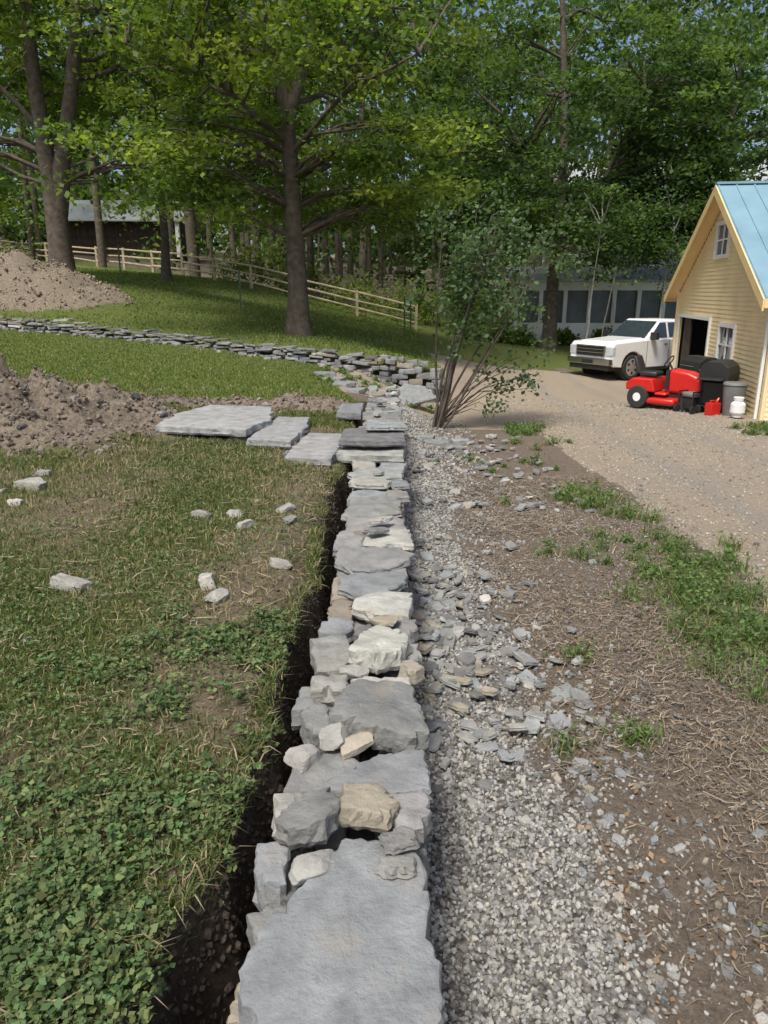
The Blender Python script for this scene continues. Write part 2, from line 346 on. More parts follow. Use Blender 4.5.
while yy<12.4:
    l=R(.24,.5)
    if 7.25<yy+l/2<8.35: yy+=l; continue
    lo,hi=XL(yy)-R(-.03,.04),XR(yy)+R(-.02,.03); w=hi-lo
    k=random.choices([1,2,3],[4.5,4.5,1.4])[0]
    if k==1: cuts=[0,1]
    elif k==2: c=R(.28,.72); cuts=[0,c,1]
    else: c=R(.22,.4); cuts=[0,c,c+R(.22,.4),1]
    for a,b in zip(cuts[:-1],cuts[1:]):
        ww=(b-a)*w; cx=lo+(a+b)/2*w
        z=R(-.035,.035)+(.06 if yy>8.3 else 0)
        if random.random()<.25 and l>.26:
            S(rpoly(cx,yy+l*.27,ww*1.0,l*.5),z,R(.04,.08),stonecol()); S(rpoly(cx+R(-.02,.02),yy+l*.76,ww*1.0,l*.5),z+R(-.03,.02),R(.04,.08),stonecol())
        else: S(rpoly(cx,yy+l/2+R(-.03,.03),ww*1.06,l*1.08,R(-.12,.12)),z,R(.04,.08),stonecol(),tilt=(R(-.09,.09),R(-.07,.07)),M=44)
    if random.random()<.4: 
        S(rpoly(R(lo+.08,hi-.08),yy+R(0,l),R(.08,.2),R(.06,.15),R(-1,1)),R(.045,.07)+(.06 if yy>8.3 else 0),.03,stonecol('p' if random.random()<.3 else None),tilt=(R(-.15,.15),R(-.15,.15)))
    yy+=l
S([(-.52,7.35),(.2,7.3),(.23,7.75),(.21,8.35),(-.30,8.4),(-.5,8.0)],.02,.09,stonecol('g'),M=60)
S([(-.47,7.55),(-.1,7.5),(.22,7.55),(.23,8.1),(-.2,8.35),(-.44,8.2)],.13,.07,stonecol('d')*1.2,M=60)
S(rpoly(.02,8.15,.5,.5),.20,.05,stonecol('b'),M=50)
for side in (0,1):
    for k in range(9):
        z=-.065-.09*k; yy=.85+R(0,.2)
        while yy<12.5:
            l=R(.12,.42); d=R(.16,.24); inn=R(-.015,.035)+.004*k
            cx=(XL(yy)+inn+d/2) if side==0 else (XR(yy)-inn-d/2)
            S(rpoly(cx,yy+l/2,d,l*1.02),z+R(-.012,.012),R(.07,.095),stonecol()*.9,M=18,jit=.010)
            yy+=l
for k in range(6): S(rpoly(-.0,12.48,.5,.25),-.07-.1*k,.1,stonecol())
wb.out('stones',M_stone,parent=wall,sharp=26)
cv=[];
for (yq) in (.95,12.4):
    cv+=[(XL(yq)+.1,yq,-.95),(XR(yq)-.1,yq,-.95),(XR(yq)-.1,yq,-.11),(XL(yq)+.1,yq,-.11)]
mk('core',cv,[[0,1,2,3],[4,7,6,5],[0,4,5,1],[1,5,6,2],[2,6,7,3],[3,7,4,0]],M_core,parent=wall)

sb_=Buf()
P_A=[(-2.55,8.15),(-1.5,7.95),(-1.33,8.6),(-1.45,9.6),(-2.3,9.75),(-2.6,8.9)]
P_B=[(-1.46,7.75),(-.98,7.65),(-.9,8.5),(-.93,9.2),(-1.32,9.25),(-1.4,8.4)]
P_C=[(-.98,7.15),(-.52,7.05),(-.45,7.8),(-.48,8.4),(-.86,8.45),(-.95,7.8)]
stone(sb_,P_A,.17,.09,np.array([.31,.315,.305]),M=80,amp=.004)
stone(sb_,P_B,.10,.09,np.array([.28,.285,.28]),M=80,amp=.004)
stone(sb_,P_C,.04,.09,np.array([.29,.29,.28]),M=80,amp=.004)
for (a,b) in [(-2.4,8.3),(-1.6,8.15),(-2.4,9.3),(-1.55,9.3),(-1.35,7.95),(-1.05,7.85),(-1.1,9.0),(-.9,7.4),(-.62,7.3),(-.6,8.2),(-.85,8.2)]:
    stone(sb_,rpoly(a,b,.25,.22),H(a,b)+.06,.12,stonecol('d'),M=18)
stone(sb_,[(-.62,9.6),(-.3,9.55),(-.28,10.4),(-.6,10.4)],.1,.1,stonecol('b')*1.1,M=60,amp=.004)
sb_.out('stone_steps',M_stone,sharp=28)
w2=Buf()
for k in range(6):
    xx=-15.0
    while xx<1.3:
        l=R(.14,.6); sl=(W2(xx+.3)-W2(xx))/.3
        yq=float(W2(xx+l/2)); top=float(zb(xx+l/2,yq+.15)); bot=H(xx+l/2,yq-.5); hh=max(top-bot+.04,.28)+R(-.05,.05)
        z=bot+hh*(k+1)/6+R(-.03,.03)
        if not(k==5 and random.random()<.3):
            stone(w2,rpoly(xx+l/2,yq-.14-.03*(5-k)+R(-.06,.06),l*.97,R(.22,.4),math.atan(sl)+R(-.15,.15)),z,hh/6*R(.8,1.1),stonecol()*R(.65,1.0),M=14,jit=.02,tilt=(R(-.12,.12),R(-.1,.1)))
        xx+=l
for _ in range(120):
    xx=R(-14,1.6); yq=float(W2(xx))-R(.35,.9); s=R(.06,.25); stone(w2,rpoly(xx,yq,s,s*.7,R(0,3)),H(xx,yq)+.05,.07,stonecol()*R(.7,1),M=12,tilt=(R(-.3,.3),R(-.3,.3)))
w2.out('stone_retaining_wall',M_stone2,sharp=35)
lb=Buf()
for (px,py,w,l) in [(-.85,15.8,.5,.6),(-1.15,16.8,.55,.6),(-1.4,17.9,.6,.5),(-.55,14.8,.4,.5),(.9,12.6,.5,.35),(1.2,12.2,.3,.3),(.75,13.1,.35,.3),(1.35,12.9,.35,.25)]:
    stone(lb,rpoly(px,py,w,l,R(-.2,.2)),H(px,py)+.07,.1,stonecol('b')*1.1,M=30)
lb.out('flagstones',M_stone,sharp=28)
tb=Buf(); stone(tb,[(-.55,-.35),(.5,-.4),(.35,.15),(0,.4),(-.5,.25)],.0,.07,stonecol('b')*.9,M=50)
o=tb.out('leaning_slab',M_stone,sharp=28); o.location=(.62,16.8,H(.62,16.8)+.28); o.rotation_euler=(.5,-.25,.3)

rb=Buf()
for (px,py,s,h,k) in [(-1.79,3.88,.24,.10,'p'),(-2.9,5.9,.26,.13,'p'),(-1.36,5.26,.15,.08,'p'),(-1.12,5.3,.13,.07,'p'),(-.99,5.03,.15,.08,'p'),(-.76,5.47,.16,.06,'g'),(-.69,5.2,.13,.06,'g'),
        (-.64,4.28,.15,.07,'p'),(-1.02,3.97,.17,.09,'p'),(-.90,3.76,.15,.08,'p'),(-2.8,5.4,.12,.07,'p'),(-3.05,5.7,.12,.06,'t'),(-2.98,6.3,.14,.08,'g'),(-1.0,5.65,.08,.04,'t'),(-1.7,3.2,.05,.03,'g'),(-.66,1.25,.12,.07,'g'),(-.74,1.18,.1,.06,'t')]:
    rock(rb,(px,py,H(px,py)+h*.22),(s,s*R(.55,.75),h),stonecol(k)*1.08)
IV,IF=ico(2)
for _ in range(260):
    px=R(-6.5,-.6);py=R(6.8,11.5)
    if float(soilm(px,py)[0])<.03: continue
    s=R(.03,.13); rock(rb,(px,py,H(px,py)+s*.1),(s,s*.8,s*.6),stonecol(random.choice('tgd'))*.8,planes=5)
rb.out('loose_rocks',M_stone,sharp=25)
sh=Buf()
def shard(px,py,s,lift=0):
    th=R(.012,.035); stone(sh,rpoly(px,py,s,s*R(.45,.9),R(0,3.1)),H(px,py)+th*.8+lift,th,stonecol()*1.1,tilt=(R(-.35,.35),R(-.35,.35)),M=14,amp=.003,jit=.008,inset=.005)
for _ in range(260):
    px=abs(rng.normal(.0,.38))+.22; py=rng.normal(4.7,.9)
    if py<3.0: continue
    shard(px,py,R(.04,.15),R(0,.04))
for _ in range(170): shard(R(.22,1.2),R(2.6,12),R(.03,.11))
for _ in range(170): shard(R(.6,1.4),R(1.2,4.2),R(.02,.06))
for _ in range(140): shard(R(.3,2.4),R(8.0,13.5),R(.05,.2),R(0,.05))
for _ in range(130): shard(R(.9,2.3),R(1.5,9),R(.02,.07))
for _ in range(110): shard(R(3.0,6.5),R(4.5,13),R(.02,.07))
sh.out('stone_shards',M_stone,sharp=25)

# ------------------------------------------------------------ gravel
def quatm(n):
    q=rng.normal(size=(n,4)); q/=np.linalg.norm(q,axis=1)[:,None]; w,x,y,z=q.T
    return np.stack([1-2*(y*y+z*z),2*(x*y-z*w),2*(x*z+y*w),2*(x*y+z*w),1-2*(x*x+z*z),2*(y*z-x*w),2*(x*z-y*w),2*(y*z+x*w),1-2*(x*x+y*y)],1).reshape(n,3,3)
def gravel(name,px,py,s,col,bury=.22):
    n=len(px); pz=height(px,py)+s*bury
    sc=rng.uniform(.45,1.1,(n,1,3)); loc=JV[None]*(1+rng.normal(0,.2,(n,12,1)))*sc
    P=np.einsum('nij,nkj->nki',quatm(n),loc)*(s[:,None,None]/2)+np.stack([px,py,pz],1)[:,None,:]
    F=(JF[None]+12*np.arange(n)[:,None,None]).reshape(-1,3)
    mk(name,P.reshape(-1,3),F,M_gravel,col=np.repeat(col,12,0))
def gcol(n,lo=.15,hi=.40):
    l=rng.uniform(lo,hi,n)[:,None]; t=rng.uniform(-.02,.09,n)[:,None]
    return np.clip(l*np.concatenate([1+t,1+t*.25,.96-t],1),0,1)
def samp(n,x0,x1,y0,y1,p=1.0):
    u=rng.uniform(0,1,n); py=y0+(y1-y0)*u**p; px=rng.uniform(x0,x1,n); return px,py
px,py=samp(36000,.15,1.25,1.2,9.5,1.45)
dens=1-.94*ss(.42,1.0,px+.5*fbm(px*2,py*2,3,8)+.02*(py-3)); k=rng.uniform(0,1,len(px))<dens; px,py=px[k],py[k]
s=rng.uniform(.009,.025,len(px))*(1+.08*py)
qx,qy=samp(6500,.2,1.7,9,16); s2=rng.uniform(.03,.06,len(qx)); kk=rng.uniform(0,1,len(qx))<1-.9*ss(.4,1.5,qx); qx,qy,s2=qx[kk],qy[kk],s2[kk]
tx,ty=samp(9000,.6,3.2,1.2,9,1.3); s3=rng.uniform(.006,.02,len(tx))*(1+.05*ty)
ux,uy=samp(14000,2.9,9,3.5,20,1.3); s4=rng.uniform(.008,.03,len(ux))*(1+.03*uy)
gravel('gravel',np.r_[px,qx],np.r_[py,qy],np.r_[s,s2],gcol(len(px)+len(qx)))
gravel('scattered_pebbles',np.r_[tx,ux],np.r_[ty,uy],np.r_[s3,s4],np.r_[gcol(len(tx),.12,.36),gcol(len(ux),.2,.48)*np.array([1,.93,.83])])
cx_,cy_=samp(14000,-7.5,-.5,6.3,12); kk=soilm(cx_,cy_)[0]>.03; cx_,cy_=cx_[kk],cy_[kk]
ex=1.1+9.2*rng.uniform(0,1,9000)**1.2; e2=xe(ex)+np.where(rng.uniform(0,1,9000)<.5,rng.normal(0,.05,9000),rng.uniform(0,.16,9000))
s5=np.r_[rng.uniform(.012,.075,len(cx_)),rng.uniform(.008,.035,9000)]
mx_,my_=samp(3500,-17,-8,24.2,29); kk=soilm(mx_,my_)[1]>.15; mx_,my_=mx_[kk],my_[kk]
c5=rng.uniform(.09,.24,len(s5)+len(mx_))[:,None]*np.array([1,.82,.63]); c5[len(s5):]*=1.5; c5[len(cx_):len(s5)]*=.5
gravel('soil_clods',np.r_[cx_,e2,mx_],np.r_[cy_,ex,my_],np.r_[s5,rng.uniform(.03,.12,len(mx_))],c5,.1)

# ------------------------------------------------------------ grass blades
def blades(name,px,py,h,w,col,lean=.6,m=None,base=None):
    n=len(px); pz=(height(px,py) if base is None else base)-.004
    a=rng.uniform(0,6.283,n); b=rng.uniform(0,6.283,n); l=rng.uniform(.1,lean,n)*h
    B=np.stack([px,py,pz],1); wv=np.stack([np.cos(a)*w,np.sin(a)*w,0*a],1)/2
    mid=B+np.stack([np.cos(b)*l*.35,np.sin(b)*l*.35,h*.6],1); tip=B+np.stack([np.cos(b)*l,np.sin(b)*l,h*(1-.3*l/h)],1)
    P=np.stack([B-wv,B+wv,mid+wv*.7,tip,mid-wv*.7],1).reshape(-1,3); i=np.arange(n)[:,None]*5
    F=np.concatenate([i+np.array([[0,1,2]]),i+np.array([[0,2,4]]),i+np.array([[4,2,3]])])
    mk(name,P,F,m or M_grass,col=np.repeat(col,5,0))
def gc(n,dry,base=(.09,.127,.038)):
    v=rng.uniform(.6,1.45,n)[:,None]; c=np.array(base)*v; c[:,0]*=rng.uniform(.8,1.3,n)
    d=rng.uniform(0,1,n)<dry; c[d]=np.array([.30,.25,.15])*v[d]; return c
def inpoly(px,py,poly):
    r=np.zeros(len(px),bool); n=len(poly)
    for i in range(n):
        x0,y0=poly[i];x1,y1=poly[(i+1)%n]
        r^=((y0>py)!=(y1>py))&(px<(x1-x0)*(py-y0)/(y1-y0+1e-12)+x0)
    return r
def offslab(px,py): return ~(inpoly(px,py,P_A)|inpoly(px,py,P_B)|inpoly(px,py,P_C))
def lawnpts(n,y0,y1,p):
    u=rng.uniform(0,1,n); py=(y0**p+(y1**p-y0**p)*u)**(1/p); px=-.3-rng.uniform(0,1,n)*(.62*py+.4)
    k=(px<xe(py)+.02)&(soilm(px,py)[0]<.05)&(rng.uniform(0,1,n)>.85*th(px,py))&offslab(px,py)
    return px[k],py[k]
px,py=lawnpts(190000,1.15,10,1.4); n=len(px)
blades('lawn_grass',px,py,rng.uniform(.014,.05,n)*(1+.07*py),rng.uniform(.0025,.0055,n)*(1+.17*py),gc(n,.14+.4*th(px,py)),lean=1.3)
n=4200; py=1.2+6.5*rng.uniform(0,1,n)**1.1; px=xe(py)+rng.normal(-.015,.025,n); k=vnoise(py*3,py*0,44)>.4; px,py=px[k],py[k]; n=len(px)
blades('edge_grass',px,py,rng.uniform(.03,.09,n),rng.uniform(.003,.007,n)*(1+.1*py),gc(n,.3),lean=1.6,base=height(np.minimum(px,xe(py)-.06),py)-.01)
u=rng.uniform(0,1,55000); py=10+(23-10)*u**1.1; px=-.4-rng.uniform(0,1,len(py))*(.6*py+.3)
k=(soilm(px,py)[0]<.05)&(py<W2(px)-.3)&((py<12)|(px<-.5-.13*(py-12)))&offslab(px,py); px,py=px[k],py[k]; n=len(px)
blades('lawn_grass',px,py,rng.uniform(.03,.07,n),rng.uniform(.012,.026,n),gc(n,.06,(.13,.18,.042)),lean=1.0)
u=rng.uniform(0,1,45000); py=20+(42-20)*u; px=rng.uniform(-22,1.6,len(py)); k=(py>W2(px)+.2)&(soilm(px,py)[1]<.2); px,py=px[k],py[k]; n=len(px)
blades('lawn_grass',px,py,rng.uniform(.04,.1,n),rng.uniform(.03,.05,n),gc(n,.04,(.135,.195,.042)),lean=1.0)

def leaves(name,C,size,col,mat,up=.8,parent=None,ratio=.62):
    n=len(C); nr=rng.normal(size=(n,3)); nr[:,2]+=up*np.sign(nr[:,2]+1.2); nr/=np.linalg.norm(nr,axis=1)[:,None]
    t=np.cross(nr,rng.normal(size=(n,3))); t/=np.linalg.norm(t,axis=1)[:,None]+1e-9; b=np.cross(nr,t)
    s=np.asarray(size)*np.ones(n); t=t*s[:,None]/2; b=b*(s*ratio/2)[:,None]
    P=np.stack([C-t,C+b-t*.15,C+t,C-b-t*.15],1).reshape(-1,3); F=np.arange(4*n).reshape(n,4)
    return mk(name,P,F,mat,col=np.repeat(col,4,0),parent=parent)
T=[]
for _ in range(300):
    yy=1.5+13.5*random.random()**1.1; xx=2.65+random.gauss(0,.24)+ (R(-1.5,0) if random.random()<.15 else 0)
    if fbm(np.array([xx*.8+3]),np.array([yy*.8]),3,40)[0]<-.05 and random.random()<.85: continue
    T.append((xx,yy,R(.04,.2)))
for _ in range(26): T.append((R(7.0,8.4),R(13.4,15.2),R(.06,.2)))
for _ in range(40): T.append((R(-1.6,1.2),R(16,19.2),R(.05,.15)))
for (a,b) in [(2.45,8.6),(2.6,8.0),(2.2,5.6),(2.6,5.0),(2.5,4.5),(2.35,3.6),(2.5,3.9),(2.6,4.2),(2.5,3.3),(2.3,4.4)]:
    for _ in range(6): T.append((a+R(-.35,.35),b+R(-.4,.4),R(.08,.28)))
PX=[];PY=[];HH=[];WW=[];LC=[]
for (a,b,r) in T:
    m=int(30+300*r); ang=rng.uniform(0,6.3,m); rr=np.abs(rng.normal(0,r*.6,m)); PX.append(a+np.cos(ang)*rr);PY.append(b+np.sin(ang)*rr)
    HH.append(rng.uniform(.03,.6*r+.06,m)); WW.append(rng.uniform(.003,.009,m)*(1+b*.08))
    m=int(20+260*r); ang=rng.uniform(0,6.3,m); rr=np.abs(rng.normal(0,r*.6,m)); q=a+np.cos(ang)*rr; w=b+np.sin(ang)*rr
    LC.append(np.stack([q,w,height(q,w)+rng.uniform(.01,.7*r+.03,m)],1))
px=np.concatenate(PX);py=np.concatenate(PY);n=len(px)
blades('weeds',px,py,np.concatenate(HH),np.concatenate(WW),gc(n,.2,(.10,.16,.045)),lean=1.6)
LC=np.concatenate(LC); m=len(LC)
leaves('broadleaf_weeds',LC,rng.uniform(.016,.042,m)*(1+.04*LC[:,1]),np.array([.10,.16,.048])*rng.uniform(.6,1.5,m)[:,None],M_grass,up=1.2,ratio=.5)
# flattened dry weeds
n=7000; py=1.5+6.5*rng.uniform(0,1,n)**1.2; px=rng.normal(2.1,.45,n); k=(fbm(px*1.6,py*1.6,3,91)>-.02)&(px>1.0)&(px<3.1); px,py=px[k],py[k]; n=len(px)
blades('dry_weeds',px,py,rng.uniform(.02,.07,n),rng.uniform(.0015,.004,n)*(1+.1*py),np.array([.33,.27,.17])*rng.uniform(.4,1.25,n)[:,None],lean=4.0,m=M_litter)
def straw(name,px,py,L_,w,c,amean=.9,asd=.9,curl=.12):
    n=len(px); a=rng.normal(amean,asd,n)
    B=np.stack([px,py,height(px,py)+rng.uniform(.002,.035,n)],1); dv=np.stack([np.cos(a)*L_,np.sin(a)*L_,rng.normal(0,.014,n)],1); wv=np.stack([-np.sin(a)*w,np.cos(a)*w,0*a+.001],1)
    mid=B+dv*.5+np.stack([-np.sin(a),np.cos(a),.3+0*a],1)*(rng.normal(0,curl,n)*L_)[:,None]
    P=np.stack([B-wv,B+wv,mid+wv,B+dv,mid-wv],1).reshape(-1,3); i=np.arange(n)[:,None]*5
    F=np.concatenate([i+np.array([[0,1,2]]),i+np.array([[0,2,4]]),i+np.array([[4,2,3]])])
    mk(name,P,F,M_litter,col=np.repeat(c,5,0))
px,py=samp(46000,.7,3.0,1.2,10,1.5); n=len(px)
k=rng.uniform(0,1,n)<(.22+1.6*(fbm(px*1.2,py*1.2,4,66)+.15))*ss(.6,1.2,px+.3*fbm(px*2,py*2,2,3)); px,py=px[k],py[k]; n=len(px)
straw('straw_litter',px,py,rng.exponential(.045,n)+.012,rng.uniform(.0006,.0024,n)*(1+.12*py),rng.uniform(.22,1.25,n)[:,None]*np.array([.27,.22,.16]),asd=1.5,curl=.2)
px=np.array([.75,.62,1.0,.9,1.5,.55]); py=np.array([3.05,3.2,3.6,2.4,4.2,4.4]); straw('fallen_twigs',px,py,np.array([.55,.35,.4,.3,.5,.3]),np.full(6,.004),np.tile([.16,.12,.09],(6,1)),amean=1.0,asd=.4)
px,py=samp(6000,-2.4,-.5,1.3,8,1.2); k=px<xe(py); px,py=px[k],py[k]; n=len(px)
straw('dry_grass_litter',px,py,rng.exponential(.03,n)+.015,rng.uniform(.0008,.0022,n)*(1+.12*py),rng.uniform(.4,1.2,n)[:,None]*np.array([.30,.24,.15]),asd=3)
px,py=samp(2600,.8,2.9,1.3,9,1.2); n=len(px); qx,qy=samp(260,-2.5,-.5,1.3,6,1.2); kq=qx<xe(qy); px=np.r_[px,qx[kq]]; py=np.r_[py,qy[kq]]; n=len(px)
leaves('dead_leaves',np.stack([px,py,height(px,py)+rng.uniform(.006,.025,n)],1),rng.uniform(.012,.04,n),np.array([.19,.125,.07])*rng.uniform(.4,1.5,n)[:,None],M_litter,up=2,ratio=.6)

# ground cover lower left
n=12000; u=rng.uniform(0,1,n); py=1.1+2.6*u**1.1; px=xe(py)+.05-np.abs(rng.normal(0,1,n))*.55
keep=(2.3*fbm(px*3.4,py*3.4,4,52)-.12-.4*ss(2.1,3.4,py)+.12*(px>xe(py)-.12)+.10*(px<-.8)>rng.uniform(-.5,.5,n)); px,py=px[keep],py[keep]
base=np.where(px<xe(py),height(px,py),-.06-.25*(px-xe(py))*8*rng.uniform(0,1,len(px)))
hz=rng.uniform(.008,.06,len(px)); C=[]; sz=rng.uniform(.009,.030,len(px)); vv=rng.uniform(.55,1.5,len(px)); yl=rng.uniform(.85,1.35,len(px))
for k in range(3):
    a=rng.uniform(0,6.3,len(px)); C.append(np.stack([px+np.cos(a)*.45*sz,py+np.sin(a)*.45*sz,base+hz+rng.normal(0,.003,len(px))],1))
C=np.concatenate(C); m=len(C); cc=np.array([.10,.155,.06])*np.tile(vv,3)[:,None]; cc[:,0]*=np.tile(yl,3)
leaves('clover_ground_cover',C,np.tile(sz,3)*rng.uniform(.8,1.2,m),cc*rng.uniform(.85,1.15,m)[:,None],M_grass,up=1.6,ratio=.8)
n=18000; py=1.3+7*rng.uniform(0,1,n)**1.2; px=-.5-rng.uniform(0,1,n)*(.6*py)
k=(px<xe(py))&(soilm(px,py)[0]<.04)&(fbm(px*1.5,py*1.5,3,77)>-.15)&offslab(px,py); px,py=px[k],py[k]
leaves('lawn_weeds',np.stack([px,py,height(px,py)+rng.uniform(.01,.04,len(px))],1),rng.uniform(.012,.028,len(px)),np.array([.095,.15,.055])*rng.uniform(.6,1.5,len(px))[:,None],M_grass,up=2,ratio=.7)

# ------------------------------------------------------------ tubes & trees
def tube(buf,pts,rad,ns=8,col=(0,0,0)):
    pts=np.array(pts,float); rad=np.array(rad,float); k=len(pts); V=[]
    a=np.linspace(0,2*np.pi,ns,endpoint=False)
    for i in range(k):
        d=pts[min(i+1,k-1)]-pts[max(i-1,0)]; d/=np.linalg.norm(d)+1e-9
        u=np.cross(d,[0,1,.1] if abs(d[1])<.9 else [1,0,0]); u/=np.linalg.norm(u); v=np.cross(d,u)
        V.append(pts[i]+rad[i]*(np.cos(a)[:,None]*u+np.sin(a)[:,None]*v))
    V=np.concatenate(V); j=np.arange(ns); j2=(j+1)%ns; T=[]
    for i in range(k-1):
        o=i*ns;p=o+ns; T+= [np.stack([o+j,o+j2,p+j2],1),np.stack([o+j,p+j2,p+j],1)]
    buf.add(V,np.concatenate(T),col)
def curve(p0,p1,n=6,sag=.15,w=.06):
    p0=np.array(p0,float);p1=np.array(p1,float);L=np.linalg.norm(p1-p0); t=np.linspace(0,1,n)[:,None]
    P=p0+(p1-p0)*t; P[:,2]+=(np.sin(t[:,0]*np.pi)*sag*L); P[1:-1]+=rng.normal(0,w*L*.3,(n-2,3)); return P
def smoothpts(pts,n=14):
    p=np.array(pts,float); t=np.linspace(0,1,len(p)); s=np.linspace(0,1,n); return np.stack([np.interp(s,t,p[:,k]) for k in range(3)],1)
def tree(name,base,stems,crowns,leaf,per,cols,clump=(.85,.28),bark=M_bark,nb=.35,seed=1,wob=.05,hole=.30):
    e=empty(name,base); base=np.array(base,float); tb=Buf(); allp=[]
    for pts,r0,r1 in stems:
        P=smoothpts(pts,16); P[1:,:2]+=np.cumsum(rng.normal(0,wob*.35,(15,2)),0)
        rr=np.linspace(r0,r1,16); 
        if pts[0][2]<=0: rr[0]*=1.45; rr[1]*=1.1
        tube(tb,P,rr,12); allp.append(P)
    allp=np.concatenate(allp); CC=[]
    for (cx,cy,cz,rx,ry,rz,n) in crowns:
        d=rng.normal(size=(n,3)); d/=np.linalg.norm(d,axis=1)[:,None]; d*=(rng.uniform(.12,1,n)**.45)[:,None]
        lump=1+.22*np.sin(d[:,0]*5+seed)*np.cos(d[:,1]*4+seed*2)
        q=np.array([cx,cy,cz])+d*np.array([rx,ry,rz])*lump[:,None]
        hn=vnoise(q[:,0]*.45+seed,q[:,2]*.55+q[:,1]*.3,seed)
        CC.append(q[hn>hole])
    CC=np.concatenate(CC); n=len(CC)
    for q in CC[rng.uniform(0,1,n)<nb]:
        dd=np.linalg.norm(allp-q,axis=1)+np.where(allp[:,2]>q[2]-.2,4,0)+np.where(allp[:,2]<1.6,5,0); p=allp[dd.argmin()]
        L=np.linalg.norm(q-p); tube(tb,curve(p,q,6,.1),np.linspace(.015*L+.008,.006,6),5)
    tb.out('trunk',bark,parent=e,smooth=True)
    m=rng.poisson(per,n); idx=np.repeat(np.arange(n),m); N=len(idx)
    csz=rng.uniform(.6,1.3,n)[idx]
    off=rng.normal(size=(N,3))*np.array([clump[0],clump[0],clump[1]])*.55*csz[:,None]
    off[:,2]-=.14*(off[:,0]**2+off[:,1]**2)
    C=CC[idx]+off
    cols=np.array(cols,float); ci=rng.uniform(0,1,n)**1.35; br=rng.uniform(.65,1.35,n)
    c=(cols[0]+(cols[1]-cols[0])*ci[idx][:,None])*br[idx][:,None]*rng.uniform(.75,1.25,N)[:,None]
    leaves('foliage',C,rng.uniform(.7,1.3,N)*leaf,c,M_leaf,up=1.1,parent=e)
    return e
G1=[(.06,.108,.026),(.18,.225,.045)]; G2=[(.045,.085,.03),(.10,.155,.042)]
z=H(-2.7,24)
tree('maple_tree',(-2.7,24,z),[([(0,0,-.1),(.02,0,2),(-.05,0,4.5),(-.2,0,6.5),(-1.0,.3,9.5),(-1.6,.5,13)],.34,.1),([(-.15,0,6.0),(.5,.2,8),(1.6,.5,12)],.22,.08),
   ([(-.05,0,5.2),(1.6,-1.2,6.5),(3.6,-2.2,7.2)],.08,.03),([(-.05,0,5.4),(-1.8,-1.2,6.8),(-4.0,-2,7.5)],.08,.03)],
   [(0,1.6,9.6,6.2,5.4,4.9,390),(-3.6,-1.5,4.7,2.6,2.5,1.3,48),(3.0,-1.4,4.7,2.4,2.3,1.4,44),(.3,3.5,4.3,4.5,2.5,1.3,60),(-.5,-3.2,7.6,4.5,1.8,1.6,60)],.19,80,G1,seed=2)
z=H(-12.0,29)
tree('maple_tree',(-12.0,29,z),[([(0,0,-.2),(.1,0,2.5),(.0,0,4),(-.15,0,7),(-.2,0,12)],.46,.16),([(.1,0,2.4),(.75,0,5),(1.35,.1,8),(2.0,.2,12)],.34,.14),([(.05,0,5),(-2.0,-1,7.5)],.12,.04)],
   [(0,3.2,9.3,6.5,4.2,4.6,330),(-4,1.5,5,3,3,1.4,34),(4.3,1,4.4,2.4,2.4,1.3,38),(.5,-2,9.2,4.5,1.5,1.8,40)],.20,80,G1,seed=4)
z=H(7.3,33.5)
tree('ash_tree',(7.3,33.5,z),[([(0,0,-.1),(.05,0,3),(.25,0,5.5),(.2,0,9),(-.2,0,14)],.31,.1),([(.1,0,4),(1.6,-.5,6.5),(3,-1,10)],.15,.05),([(.2,0,5),(-1.5,-.5,8)],.10,.04)],
   [(1.2,1.0,9.9,6.8,5.4,5.4,480),(-2,-1,5.7,2.4,2.2,1.5,34),(4.2,-.5,6.2,3.2,2.4,2.3,120),(1.5,1.5,5.2,3.5,1.6,1.0,50)],.21,80,G2,seed=6,hole=.24)
z=H(-10.1,36)
tree('maple_tree',(-10.1,36,z),[([(0,0,-.1),(.1,0,3),(0,.1,6),(.2,0,11)],.22,.08)],[(0,1,8,5,4.5,3.8,190)],.25,60,G1,seed=8)
tree('maple_tree',(3.4,44,H(3.4,44)),[([(0,0,-.1),(.1,0,3),(0,.1,6),(.2,0,12)],.3,.1)],[(0,0,9,6,5,6.3,290)],.30,58,G2,seed=9)
tree('maple_tree',(-5.0,41,H(-5,41)),[([(0,0,-.1),(.1,0,3),(0,.1,6),(.2,0,12)],.25,.1)],[(0,0,8.5,5,4,5,200)],.28,55,G1,seed=12)
tree('ash_tree',(14.5,34.5,H(14.5,34.5)),[([(0,0,-.1),(.1,0,3),(0,.1,6),(.2,0,12)],.2,.08)],[(0,0,8.6,4.4,3.5,4.4,200)],.24,62,G2,seed=13,hole=.25)
tree('locust_tree',(23,42,H(23,42)),[([(0,0,-.1),(.1,0,3),(0,.1,9)],.2,.08)],[(0,0,6,3.6,3.5,4.2,170)],.24,55,[(.12,.19,.04),(.20,.26,.05)],seed=10)
for (a,b,l) in [(8.9,31.2,.5),(9.7,32,-.5),(8.0,30,.25),(11.2,31.5,.4)]:
    z=H(a,b); tree('sapling_tree',(a,b,z),[([(0,0,-.1),(l*.3,0,2),(l,0,5)],.04,.02)],[(l,0,4.9,1.7,1.4,2.0,60)],.15,50,G2,bark=M_birch,seed=int(a),nb=.15,hole=.1)
fo=empty('forest'); 
